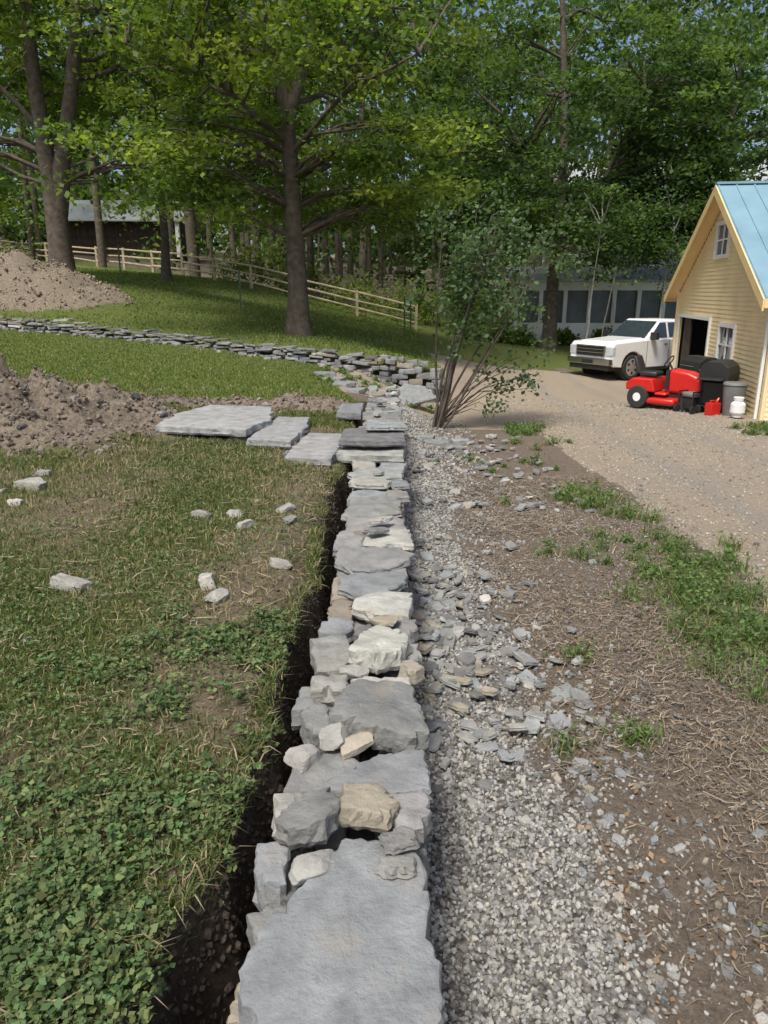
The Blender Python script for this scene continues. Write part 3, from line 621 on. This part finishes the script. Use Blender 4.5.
def forest(nclump,x0,x1,y0,y1,ztop,leaf,per,clump,cols,solid=False):
    cx=rng.uniform(x0,x1,nclump); cy=rng.uniform(y0,y1,nclump); g0=zb(cx,cy); cz=g0+rng.uniform(0,1,nclump)**.85*ztop*(.75+.35*vnoise(cx*.12,cy*.1,5))
    k=~((cx/cy>.47)&(cz/cy>.21+.1*vnoise(cx*.3,cz*.3,6)))
    if not solid: k&=~((cz-g0<3.8)&(vnoise(cx*.35,cy*.2,9)>.42))
    k&=~((cx>-28)&(cx<-13)&(cy<74)&(cz<9.0)&(cy>54)); k&=~((cx>5)&(cx<24)&(cy<53)&(cz<8))
    cx,cy,cz=cx[k],cy[k],cz[k]; m=rng.poisson(per,len(cx)); idx=np.repeat(np.arange(len(cx)),m); N=len(idx)
    off=rng.normal(size=(N,3))*np.array([clump,clump,clump*.45]); C=np.stack([cx,cy,cz],1)[idx]+off
    br=rng.uniform(.5,1.4,len(cx)); c=np.array(cols[0])+(np.array(cols[1])-np.array(cols[0]))*(rng.uniform(0,1,len(cx))**1.5)[idx][:,None]
    return C,rng.uniform(.7,1.3,N)*leaf,c*(br[idx]*rng.uniform(.7,1.3,N))[:,None]
A=[forest(1250,-42,40,48,66,24,.48,34,1.1,G2),forest(850,-70,70,70,95,31,1.1,22,1.9,G2),forest(450,-35,6,44,58,4,.32,34,.8,G1),forest(420,-80,80,96,115,9,1.6,26,2.2,G2,True)]
leaves('foliage',np.concatenate([a[0] for a in A]),np.concatenate([a[1] for a in A]),np.concatenate([a[2] for a in A]),M_leaf,up=.8,parent=fo)
ft=Buf()
for _ in range(90):
    a=R(-42,30); b=R(45,80); 
    if (-28<a<-13 and 54<b<74) or (5<a<24 and b<54): continue
    z=float(zb(np.array(a),np.array(b))); r=R(.12,.3); tube(ft,[(a,b,z-.2),(a+R(-.3,.3),b,z+6),(a+R(-1,1),b,z+16)],[r*1.2,r,r*.5],7)
ft.out('trunks',M_bark,parent=fo,smooth=True)
def bush(name,cx,cy,r,h,n,leaf,cols):
    C=rng.normal(size=(n,3)); C/=np.linalg.norm(C,axis=1)[:,None]; C*=(rng.uniform(.5,1,n))[:,None]; C[:,2]=np.abs(C[:,2])
    C*=np.array([r,r,h])*(1+.25*np.sin(C[:,:1]*7)*np.cos(C[:,1:2]*6)); C+=np.array([cx,cy,H(cx,cy)])
    c=np.array(cols[0])+(np.array(cols[1])-np.array(cols[0]))*rng.uniform(0,1,n)[:,None]
    leaves(name,C,rng.uniform(.7,1.3,n)*leaf,c*rng.uniform(.7,1.3,n)[:,None],M_leaf,up=.6)
for (a,b,r,h) in [(1.2,39,1.8,2.2),(-1.5,40,2,1.8),(3.6,40,1.8,2.6),(-4.5,42,2,2),(5.2,35.5,.9,.8),(6.2,34.8,.8,.7),(4.6,37,1.4,1.5),(10.5,36,.7,.8),(8.4,35.6,.8,.7),(-8,44,2,1.6),(5.4,38.5,1.2,2.6)]:
    bush('shrub',a,b,r,h,1400,.17,G1)
e=empty('lilac_shrub',(1.05,14.6,H(1.05,14.6))); lt=Buf(); tips=[]
for k in range(10):
    tx=R(-.2,1.9);ty=R(-.6,.6);tz=R(2.2,4.3)-abs(tx-.8)*.5; P=smoothpts([(R(-.12,.12),R(-.1,.1),-.1),(tx*.35,ty*.3,tz*.35),(tx*.7,ty*.7,tz*.7),(tx,ty,tz)],10); P[1:]+=np.cumsum(rng.normal(0,.03,(9,3)),0)
    tube(lt,P,np.linspace(.028,.008,10),6)
    for q in P[5:]:
        for _ in range(2):
            t=q+np.array([R(-.5,.55),R(-.4,.4),R(-.1,.45)]); tube(lt,curve(q,t,4),np.linspace(.008,.003,4),4); tips.append(t)
for k in range(14):
    t=np.array([R(.2,2.2),R(-.5,.5),R(.3,1.7)]); tube(lt,curve((0,0,.05),t,7,.1),np.linspace(.014,.004,7),5); tips+= [t]
lt.out('stems',M_bark,parent=e,smooth=True)
tips=np.array(tips); idx=np.repeat(np.arange(len(tips)),rng.poisson(36,len(tips))); N=len(idx); C=tips[idx]+rng.normal(0,.13,(N,3))
leaves('foliage',C,rng.uniform(.06,.13,N),np.array([.075,.12,.06])*rng.uniform(.5,1.7,N)[:,None],M_leaf,up=.5,parent=e,ratio=.7)

# ------------------------------------------------------------ mesh kit
class K:
    def __init__(s): s.v=[];s.f=[]
    def box(s,x0,x1,y0,y1,z0,z1):
        n=len(s.v); s.v+=[(x0,y0,z0),(x1,y0,z0),(x1,y1,z0),(x0,y1,z0),(x0,y0,z1),(x1,y0,z1),(x1,y1,z1),(x0,y1,z1)]
        s.f+=[[n+i for i in q] for q in ((0,3,2,1),(4,5,6,7),(0,1,5,4),(1,2,6,5),(2,3,7,6),(3,0,4,7))]; return s
    def hexa(s,p):
        n=len(s.v); s.v+=list(p); s.f+=[[n+i for i in q] for q in ((0,3,2,1),(4,5,6,7),(0,1,5,4),(1,2,6,5),(2,3,7,6),(3,0,4,7))]; return s
    def prism(s,prof,y0,y1,tap=None):
        n=len(s.v); m=len(prof); s.v+=[(x,y0,z) for x,z in prof]+[(x,y1,z) for x,z in prof]
        s.f.append([n+i for i in range(m)]); s.f.append([n+m+i for i in range(m)][::-1])
        for i in range(m): j=(i+1)%m; s.f.append([n+i,n+m+i,n+m+j,n+j])
        return s
    def cyl(s,p0,p1,r0,r1=None,ns=20):
        r1=r0 if r1 is None else r1; p0=Vector(p0);p1=Vector(p1); d=(p1-p0).normalized(); u=d.orthogonal().normalized(); w=d.cross(u); n=len(s.v)
        for p,r in((p0,r0),(p1,r1)):
            for i in range(ns): a=2*math.pi*i/ns; q=p+(u*math.cos(a)+w*math.sin(a))*r; s.v.append(q[:])
        s.f.append([n+i for i in range(ns)][::-1]); s.f.append([n+ns+i for i in range(ns)])
        for i in range(ns): j=(i+1)%ns; s.f.append([n+i,n+j,n+ns+j,n+ns+i])
        return s
    def quad(s,*p): n=len(s.v); s.v+=list(p); s.f.append([n,n+1,n+2,n+3]); return s
    def out(s,name,mat,parent=None,bevel=0,seg=2,smooth=False):
        me=bpy.data.meshes.new(name); me.from_pydata(s.v,[],s.f); me.update()
        bm=bmesh.new(); bm.from_mesh(me); bmesh.ops.recalc_face_normals(bm,faces=bm.faces); bm.to_mesh(me); bm.free()
        me.materials.append(mat); o=link(bpy.data.objects.new(name,me)); o.parent=parent
        if smooth:
            me.polygons.foreach_set('use_smooth',[True]*len(me.polygons)); me.set_sharp_from_angle(angle=math.radians(40))
        if bevel:
            b=o.modifiers.new('b','BEVEL'); b.width=bevel; b.segments=seg; b.limit_method='ANGLE'; b.angle_limit=math.radians(30)
        return o

# fence
fe=empty('split_rail_fence'); fk=K()
fp=[(-32,57),(-27,55),(-19,49),(-14,45),(-10.5,42),(-8.3,40),(-6,38.2),(-3.5,37.3),(-1,36.6),(1.5,36)]
d=np.r_[0,np.cumsum([math.dist(fp[i],fp[i+1]) for i in range(len(fp)-1)])]; ns=int(d[-1]/2.6); tt=np.linspace(0,d[-1],ns)
px=np.interp(tt,d,[p[0] for p in fp]); py=np.interp(tt,d,[p[1] for p in fp]); pz=[H(a,b) for a,b in zip(px,py)]
for i in range(ns):
    q=R(-.03,.03); fk.hexa([(px[i]-.07,py[i]-.07,pz[i]-.2),(px[i]+.07,py[i]-.07,pz[i]-.2),(px[i]+.07,py[i]+.07,pz[i]-.2),(px[i]-.07,py[i]+.07,pz[i]-.2),(px[i]-.06+q,py[i]-.07,pz[i]+1.2+q),(px[i]+.06+q,py[i]-.07,pz[i]+1.2),(px[i]+.06+q,py[i]+.07,pz[i]+1.2),(px[i]-.06+q,py[i]+.07,pz[i]+1.2+q)])
    if i<ns-1:
        for h in (.35,.72,1.08): fk.cyl((px[i],py[i]-.02,pz[i]+h+R(-.05,.05)),(px[i+1],py[i+1]-.02,pz[i+1]+h+R(-.05,.05)),R(.04,.06),R(.035,.05),6)
fk.out('posts_and_rails',M_fence,fe)
for (a,b) in [(-10.5,31),(-5.5,29.5),(.9,33.5),(1.2,34.5)]:
    tk=K(); tk.box(a-.02,a+.02,b-.02,b+.02,H(a,b)-.1,H(a,b)+1.5); tk.box(a-.035,a+.035,b-.026,b-.02,H(a,b)+.1,H(a,b)+1.45); tk.out('metal_fence_post',M_post)

# ------------------------------------------------------------ yellow garage
gz=-1.32; ga=empty('yellow_garage',(8.18,15.96,gz),-math.atan2(.155,.988))
Wd,Dp,EH,PH=9.15,7.0,2.9,5.45; sl=(PH-EH)/(Wd/2)
openings=[(5.0,8.65,0,2.15),(2.65,3.9,1.17,2.05),(4.15,5.25,3.85,4.6)]
bk=K(); hb=.108; z=0.0
while z<PH:
    z1=z+hb; zm=min(z1,PH-.03)
    a=0 if z1<EH else (zm-EH)/sl; b=Wd-a
    segs=[(a,b)]
    for (o0,o1,oz0,oz1) in openings:
        if z1>oz0+.01 and z<oz1-.01:
            ns_=[]
            for s0,s1 in segs:
                if o1<=s0 or o0>=s1: ns_.append((s0,s1)); continue
                if o0>s0: ns_.append((s0,o0))
                if o1<s1: ns_.append((o1,s1))
            segs=ns_
    for s0,s1 in segs:
        if s1-s0>.03: bk.hexa([(-.018,s0,z),(.05,s0,z),(.05,s1,z),(-.018,s1,z),(-.005,s0,z1),(.05,s0,z1),(.05,s1,z1),(-.005,s1,z1)])
    if z1<EH+.1:
        bk.hexa([(.051,-.018,z),(Dp,-.018,z),(Dp,.05,z),(.051,.05,z),(.051,-.005,z1),(Dp,-.005,z1),(Dp,.05,z1),(.051,.05,z1)])
    z=z1
bk.out('clapboard_walls',M_yellow,ga)
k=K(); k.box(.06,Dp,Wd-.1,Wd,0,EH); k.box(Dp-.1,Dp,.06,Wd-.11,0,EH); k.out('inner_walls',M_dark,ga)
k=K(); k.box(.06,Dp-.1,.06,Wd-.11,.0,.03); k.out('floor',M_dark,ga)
k=K(); k.box(-.04,0.0,-.05,.08,0,EH+.02); k.box(-.06,-.002,Wd-.1,Wd+.06,0,EH+.02); k.out('corner_boards',M_yellow,ga)
k=K()
for (o0,o1,oz0,oz1) in openings:
    t=.10; k.box(-.065,.04,o0-t,o0,oz0-(t if oz0>0 else 0),oz1+t); k.box(-.065,.04,o1,o1+t,oz0-(t if oz0>0 else 0),oz1+t); k.box(-.064,.04,o0,o1,oz1,oz1+t)
    if oz0>0:
        k.box(-.08,.04,o0,o1,oz0-t,oz0); m_=(o0+o1)/2; k.box(-.03,.0,m_-.03,m_+.03,oz0,oz1); zc=(oz0+oz1)/2; k.box(-.028,.0,o0,m_-.03,zc-.02,zc+.02); k.box(-.028,.0,m_+.03,o1,zc-.02,zc+.02)
k.out('white_trim',M_white,ga)
k=K()
for (o0,o1,oz0,oz1) in openings[1:]: k.box(.01,.03,o0,o1,oz0,oz1)
k.out('window_panes',M_glass,ga)
k=K(); k.box(.12,.17,7.75,8.63,.03,2.1); k.box(1.2,1.9,5.75,6.95,.03,1.0); k.box(1.4,1.8,7.1,7.6,.03,1.5); k.out('stored_crates',M_woodgrey,ga)
ov=.38
def roofpl(y0,z0,y1,z1,x0,x1,t): return [(x0,y0,z0),(x1,y0,z0),(x1,y1,z1),(x0,y1,z1),(x0,y0,z0+t),(x1,y0,z0+t),(x1,y1,z1+t),(x0,y1,z1+t)]
k=K(); ez=EH-ov*sl+.05; pz_=PH+.05
k.hexa(roofpl(-ov,ez,Wd/2,pz_,-ov,Dp+.3,.05)); k.hexa(roofpl(Wd+ov,ez,Wd/2+.001,pz_,-ov,Dp+.3,.05))
for i in range(18):
    xx=-ov+.02+i*.43
    k.hexa(roofpl(-ov,ez+.05,Wd/2,pz_+.05,xx,xx+.03,.03)); k.hexa(roofpl(Wd+ov,ez+.05,Wd/2+.002,pz_+.05,xx,xx+.03,.03))
k.box(-ov-.01,Dp+.3,Wd/2-.1,Wd/2+.1,pz_+.045,pz_+.1)
k.out('metal_roof',M_blue,ga)
k=K()
k.hexa(roofpl(-ov,ez-.2,Wd/2,pz_-.2,-ov-.03,-ov+.0,.235)); k.hexa(roofpl(Wd+ov,ez-.2,Wd/2+.001,pz_-.2,-ov-.03,-ov+.0,.235))
k.hexa(roofpl(-ov,ez-.03,Wd/2,pz_-.03,-ov+.001,-.0,.028)); k.hexa(roofpl(Wd+ov,ez-.03,Wd/2+.001,pz_-.03,-ov+.001,0,.028))
k.box(-ov+.001,Dp,-ov-.02,-ov,ez-.14,ez+.04); k.box(-ov+.001,Dp,Wd+ov,Wd+ov+.02,ez-.14,ez+.04)
k.out('fascia',M_fascia,ga)
k=K(); k.box(-.11,-.05,.12,.19,.12,EH-.3); k.box(-.5,-.07,.13,.19,.06,.12); k.out('downspout',M_white,ga)

# ------------------------------------------------------------ white farmhouse
hz_=-.8; wh=empty('white_farmhouse',(6.3,37,hz_),-.08)
k=K(); k.box(2.5,14,3,11,0,6.2)
n=len(k.v); k.v+=[(2.5,3,6.22),(14,3,6.22),(14,11,6.22),(2.5,11,6.22),(2.5,7,8.9),(14,7,8.9)]; k.f+=[[n,n+4,n+3],[n+1,n+2,n+5]]
for i in range(48): k.box(2.46,14,2.975,2.999,.1+i*.128,.1+i*.128+.02)
k.out('siding',M_wgrey,wh)
k=K(); k.box(0,14,.02,.1,0,.95); k.box(-.001,.1,0.1,3,0,.95); k.box(-.1,14,0,.12,2.45,2.85); k.box(0,.12,.13,3,2.45,2.84)
for xx in (0,1.15,2.3,3.45,4.6,5.75,6.9,8.05,9.2,10.35): k.box(xx,xx+.18,.001,.16,.95,2.45)
k.out('porch_columns',M_white,wh)
k=K(); k.box(.13,13.9,.25,.3,.86,2.54); k.out('porch_screens',M_screen,wh)
k=K()
for xx in (4,6.5,9,11.5): k.box(xx,xx+.9,2.93,2.97,3.7,5.2)
k.out('window_panes',M_glass,wh)
k=K()
for xx in (4,6.5,9,11.5):
    k.box(xx-.1,xx,2.9,2.975,3.6,5.3); k.box(xx+.9,xx+1,2.9,2.975,3.6,5.3); k.box(xx,xx+.9,2.9,2.975,5.2,5.3); k.box(xx,xx+.9,2.9,2.975,3.6,3.7); k.box(xx,xx+.9,2.915,2.975,4.42,4.47)
k.out('window_frames',M_white,wh)
k=K(); k.hexa([(-.3,-.3,2.86),(14.2,-.3,2.86),(14.2,3,3.55),(-.3,3,3.55),(-.3,-.3,2.93),(14.2,-.3,2.93),(14.2,3,3.62),(-.3,3,3.62)])
k.hexa([(2.2,2.6,6.05),(14.3,2.6,6.05),(14.3,7,8.98),(2.2,7,8.98),(2.2,2.6,6.15),(14.3,2.6,6.15),(14.3,7,9.08),(2.2,7,9.08)])
k.hexa([(2.2,11.4,6.05),(14.3,11.4,6.05),(14.3,7.01,8.98),(2.2,7.01,8.98),(2.2,11.4,6.15),(14.3,11.4,6.15),(14.3,7.01,9.08),(2.2,7.01,9.08)])
k.out('roof',M_tin,wh)
ba=empty('wooden_barn',(-25.5,62,4.2),.05)
k=K(); k.box(0,9,0,7,0,2.9); 
for i in range(30): k.box(i*.3,i*.3+.04,-.03,-.001,0,2.9)
n=len(k.v); k.v+=[(0,0,2.91),(0,7,2.91),(0,3.5,4.4),(9,0,2.91),(9,7,2.91),(9,3.5,4.4)]; k.f+=[[n,n+2,n+1],[n+3,n+4,n+5]]
k.out('walls',M_woodgrey,ba)
k=K(); k.hexa([(-.4,-1.2,2.6),(9.8,-1.2,2.6),(9.8,3.5,4.5),(-.4,3.5,4.5),(-.4,-1.2,2.7),(9.8,-1.2,2.7),(9.8,3.5,4.6),(-.4,3.5,4.6)])
k.hexa([(-.4,8,2.6),(9.8,8,2.6),(9.8,3.51,4.5),(-.4,3.51,4.5),(-.4,8,2.7),(9.8,8,2.7),(9.8,3.51,4.6),(-.4,3.51,4.6)]); k.out('roof',M_tin,ba)
k=K(); k.box(9.2,9.5,-1.0,-.7,0,2.65); k.box(8.2,8.4,-1.0,-.8,0,2.65); k.out('posts',M_white,ba)

# ------------------------------------------------------------ pickup truck
fx,fy=7.05,25.7
tr=empty('pickup_truck',(fx+2.9*.866,fy+2.9*.50,H(7.2,25)),math.atan2(-.50,-.866))
def arch(cx,r,n=12): return [(cx+r*math.cos(a),.42+r*math.sin(a)) for a in np.linspace(0,math.pi,n)]
prof=[(2.84,.45),(2.90,.75),(2.88,1.12),(2.78,1.22),(1.22,1.30),(-.95,1.32),(-.97,1.38),(-2.92,1.40),(-2.95,.62),(-2.9,.5)]
prof+= [(-2.35,.45)]+arch(-1.8,.5)[::-1]+[(-1.25,.38),(1.4,.36)]+arch(1.93,.5)[::-1]+[(2.5,.42)]
k=K(); k.prism(prof,-.98,.98); k.out('body',M_car,tr,bevel=.04,seg=3,smooth=True)
k=K(); k.hexa([(-.96,-.92,1.30),(1.36,-.92,1.27),(1.36,.92,1.27),(-.96,.92,1.30),(-.86,-.74,1.93),(.48,-.74,1.94),(.48,.74,1.94),(-.86,.74,1.93)]); k.out('cab',M_car,tr,bevel=.06,seg=3,smooth=True)
k=K(); k.hexa([(1.1,-.84,1.2),(2.80,-.80,1.12),(2.80,.80,1.12),(1.1,.84,1.2),(1.2,-.70,1.36),(2.70,-.66,1.27),(2.70,.66,1.27),(1.2,.70,1.36)]); k.out('hood',M_car,tr,bevel=.035,smooth=True)
k=K()
def lp(a,b,t): return a+(b-a)*t
for sg in(-1,1):
    def sp(x,t): return (x,(lp(.92,.74,t)+.012)*sg,lp(1.285,1.935,t))
    k.quad(sp(.26,.10),sp(1.10,.10),sp(.56,.86),sp(.26,.86)); k.quad(sp(-.80,.1),sp(.16,.1),sp(.16,.86),sp(-.76,.86))
def wp(y,t): return (lp(1.36,.48,t)+.018,y,lp(1.27,1.94,t)+.012)
k.quad(wp(-.82,.10),wp(.82,.10),wp(.68,.9),wp(-.68,.9))
k.quad((-.975,-.78,1.4),(-.975,.78,1.4),(-.885,.66,1.86),(-.885,-.66,1.86))
k.out('windows',M_glass,tr)
k=K(); k.box(2.86,2.93,-.64,.64,.76,1.12); k.out('grille',M_black,tr,bevel=.02)
k=K()
for zz in (.77,.88,.99,1.09): k.box(2.92,2.955,-.62,.62,zz,zz+.035)
k.box(2.92,2.956,-.66,-.62,.75,1.14); k.box(2.92,2.956,.62,.66,.75,1.14)
k.box(2.78,3.04,-.97,.97,.50,.71); k.box(-3.08,-2.9,-.9,.9,.5,.68); k.out('chrome_bumper_and_bars',M_chrome,tr,bevel=.03)
k=K()
for sg in(-1,1): k.box(2.76,2.925,*sorted((sg*.67,sg*.985)),.80,1.10)
k.out('headlights',M_lamp,tr,bevel=.02)
k=K(); k.box(2.6,2.98,-.9,.9,.33,.49); k.box(-1.2,1.35,-.93,.93,.28,.37)
for sg in(-1,1):
    for xx in (1.28,.20,-.90): k.box(xx-.008,xx+.008,*sorted((sg*.975,sg*.984)),.45,1.27)
    k.box(-1.2,1.3,*sorted((sg*.86,sg*1.02)),.28,.34)
    for cx in(1.93,-1.8): k.cyl((cx,sg*.60,.43),(cx,sg*.90,.43),.485,ns=24)
k.box(3.035,3.045,-.25,.25,.53,.66)
k.out('black_trim',M_black,tr)
k=K()
for cx in(1.93,-1.8):
    for sg in(-1,1): k.cyl((cx,sg*.72,.41),(cx,sg*.97,.41),.41,ns=36)
k.out('tyres',M_tyre,tr,bevel=.03,smooth=True)
k=K()
for cx in(1.93,-1.8):
    for sg in(-1,1):
        k.cyl((cx,sg*.955,.41),(cx,sg*.99,.41),.09,ns=16)
        for i in range(6):
            a=i*math.pi/3; c,s_=math.cos(a),math.sin(a); p=[]
            for (r_,w_) in((.06,.045),(.25,.06)):
                for q in(-1,1): p.append((cx+c*r_-s_*w_*q,.41+s_*r_+c*w_*q))
            y0,y1=sg*.955,sg*.985
            k.hexa([(p[0][0],y0,p[0][1]),(p[1][0],y0,p[1][1]),(p[3][0],y0,p[3][1]),(p[2][0],y0,p[2][1]),(p[0][0],y1,p[0][1]),(p[1][0],y1,p[1][1]),(p[3][0],y1,p[3][1]),(p[2][0],y1,p[2][1])])
        n=len(k.v);ns_=28
        for r_,yo in((.285,.972),(.245,.988)):
            for i in range(ns_): a=i*2*math.pi/ns_; k.v.append((cx+math.cos(a)*r_,sg*yo,.41+math.sin(a)*r_))
        for i in range(ns_): j=(i+1)%ns_; k.f.append([n+i,n+j,n+ns_+j,n+ns_+i])
k.out('rims',M_rim,tr)
k=K()
for sg in(-1,1): k.box(1.02,1.16,*sorted((sg*.95,sg*1.22)),1.30,1.54); k.box(.3,.45,*sorted((sg*.984,sg*1.0)),1.12,1.15); k.box(-.75,-.6,*sorted((sg*.984,sg*1.0)),1.12,1.15)
k.out('mirrors_and_handles',M_black,tr,bevel=.02)

# ------------------------------------------------------------ red lawn tractor
mw=empty('lawn_tractor',(6.95,18.3,H(6.95,18.3)),-.72); mw.scale=(.95,.95,1.05)
k=K(); k.prism([(.12,.40),(.92,.36),(.99,.50),(.93,.76),(.60,.88),(.12,.93)],-.26,.26); k.out('hood',M_red,mw,bevel=.07,seg=3,smooth=True)
k=K(); k.prism([(-.88,.42),(-.90,.58),(-.72,.70),(-.22,.70),(-.12,.45),(-.12,.40)],-.50,.50); k.prism([(-.14,.34),(.16,.34),(.16,.40),(-.14,.40)],-.45,.45); k.out('rear_fender',M_red,mw,bevel=.05,seg=3,smooth=True)
k=K(); k.prism([(-.30,.14),(.45,.14),(.42,.28),(-.25,.28)],-.60,.60); k.out('mower_deck',M_red,mw,bevel=.05,smooth=True)
k=K(); k.box(-.66,-.20,-.24,.24,.72,.84); k.out('seat_cushion',M_black,mw,bevel=.04,smooth=True)
k=K(); k.hexa([(-.74,-.23,.78),(-.62,-.23,.78),(-.62,.23,.78),(-.74,.23,.78),(-.88,-.20,1.18),(-.80,-.20,1.18),(-.80,.20,1.18),(-.88,.20,1.18)]); k.out('seat_back',M_black,mw,bevel=.03,smooth=True)
k=K(); k.cyl((.12,0,.88),(.0,0,1.06),.025,ns=8)
for i in range(16):
    a=i*math.pi/8;b=(i+1)*math.pi/8; f=lambda t:(-.01+.09*math.cos(t),.19*math.sin(t),1.07+.14*math.cos(t)); k.cyl(f(a),f(b),.017,ns=6)
k.out('steering_wheel',M_black,mw)
k=K(); k.box(.985,1.01,-.17,.17,.42,.60); k.box(-.8,.9,-.2,.2,.24,.38); k.box(.04,.125,-.25,.25,.45,.90); k.out('frame_and_grille',M_black,mw)
k=K()
for sg in(-1,1): k.cyl((-.55,sg*.30,.27),(-.55,sg*.55,.27),.27,ns=24); k.cyl((.72,sg*.32,.19),(.72,sg*.48,.19),.19,ns=24)
k.out('tyres',M_tyre,mw,bevel=.03,smooth=True)
k=K()
for sg in(-1,1): k.cyl((-.55,sg*.5,.27),(-.55,sg*.558,.27),.10,ns=18); k.cyl((.72,sg*.45,.19),(.72,sg*.488,.19),.07,ns=18)
k.box(.985,1.012,-.2,-.10,.63,.70); k.box(.985,1.012,.10,.2,.63,.70); k.out('hubs_and_lights',M_white,mw)
def grill(loc,rz):
    e=empty('barbecue_grill',loc,rz); k=K()
    k.prism([(-.32,.75),(.32,.75),(.34,.92),(.30,1.08),(.14,1.2),(-.14,1.2),(-.30,1.08),(-.34,.92)],-.42,.42)
    for sx in(-.28,.24):
        for sy in(-.40,.36): k.box(sx,sx+.04,sy,sy+.04,.08,.75)
    k.box(-.3,.3,-.42,.42,.15,.19); k.box(-.27,.27,-.8,-.45,.80,.84); k.box(-.27,.27,.45,.8,.80,.84); k.cyl((-.28,-.45,.09),(-.28,-.38,.09),.09); k.cyl((-.28,.45,.09),(-.28,.38,.09),.09)
    k.box(-.26,.26,-.36,.36,.2,.72)
    k.out('firebox_and_cart',M_black,e,bevel=.015)
    k=K(); k.cyl((-.37,-.3,.98),(-.37,.3,.98),.015,ns=8); k.box(-.345,-.335,-.3,.3,.78,.83); k.out('handle',M_chrome,e)
grill((7.85,17.5,H(7.7,17.6)),-.7); grill((8.1,19.2,H(7.9,19.2)),.15)
e=empty('trash_bin',(7.9,16.75,H(7.9,16.75))); k=K(); k.cyl((0,0,0),(0,0,.68),.20,.25,20); k.cyl((0,0,.68),(0,0,.75),.27,.24,20); k.out('bin',M_greyp,e,bevel=.02,smooth=True)
e=empty('generator',(7.35,17.55,H(7.35,17.55)),.5); k=K()
for sy in(-.2,.2):
    for a_,b_ in(((-.3,sy,.08),(-.3,sy,.5)),((-.3,sy,.5),(.3,sy,.5)),((.3,sy,.5),(.3,sy,.08)),((.3,sy,.08),(-.3,sy,.08))): k.cyl(a_,b_,.018,ns=8)
k.box(-.22,.05,-.15,.15,.1,.34); k.cyl((.05,0,.22),(.27,0,.22),.11,ns=16); k.cyl((-.3,-.26,.09),(-.3,-.2,.09),.09); k.cyl((-.3,.26,.09),(-.3,.2,.09),.09); k.out('frame_and_engine',M_black,e)
k=K(); k.box(-.25,.25,-.18,.18,.36,.48); k.out('fuel_tank',M_greyp,e,bevel=.04,smooth=True)
e=empty('gas_can',(7.5,16.85,H(7.5,16.85)),.4); k=K(); k.box(-.14,.14,-.1,.1,0,.28); k.cyl((.08,0,.28),(.16,0,.38),.03,ns=10); k.box(-.1,.05,-.02,.02,.31,.34); k.box(-.1,-.07,-.02,.02,.27,.32); k.out('can',M_red,e,bevel=.02,smooth=True)
e=empty('propane_tank',(7.76,16.2,H(7.76,16.2))); k=K(); k.cyl((0,0,.03),(0,0,.08),.11); k.cyl((0,0,.07),(0,0,.13),.1,.155);k.cyl((0,0,.13),(0,0,.32),.155);k.cyl((0,0,.32),(0,0,.39),.155,.08); k.cyl((0,0,.39),(0,0,.47),.10,.11,20); k.out('tank',M_white,e,bevel=.01,smooth=True)

# ------------------------------------------------------------ light, sky, camera
w=bpy.data.worlds.new('World'); scene.world=w; w.use_nodes=True; nt=w.node_tree
sky=nt.nodes.new('ShaderNodeTexSky'); sky.sky_type='NISHITA'; sky.sun_disc=False
el=math.radians(60); trav=Vector((.36,.76,0)).normalized()
sky.sun_elevation=el; sky.sun_rotation=math.atan2(-trav.x,-trav.y)
sky.dust_density=4.0; sky.air_density=.8
bg=nt.nodes['Background']; bg.inputs[1].default_value=.15; nt.links.new(sky.outputs[0],bg.inputs[0])
sd=bpy.data.lights.new('sun','SUN'); sd.energy=3.8; sd.angle=math.radians(14); sd.color=(1,.955,.88)
so=link(bpy.data.objects.new('sun',sd)); dirv=Vector((trav.x*math.cos(el),trav.y*math.cos(el),-math.sin(el)))
so.rotation_euler=dirv.to_track_quat('-Z','Y').to_euler(); so.location=(-10,-10,30)
cd=bpy.data.cameras.new('camera'); co=link(bpy.data.objects.new('camera',cd)); co.location=(0,0,1.6); co.rotation_euler=(math.radians(90-16.6),0,0)
cd.sensor_fit='VERTICAL'; cd.sensor_height=36; cd.lens=26.0; cd.clip_start=.05; cd.clip_end=1500
scene.camera=co
scene.view_settings.view_transform='Standard'; scene.view_settings.look='None'; scene.view_settings.exposure=0
print('done')
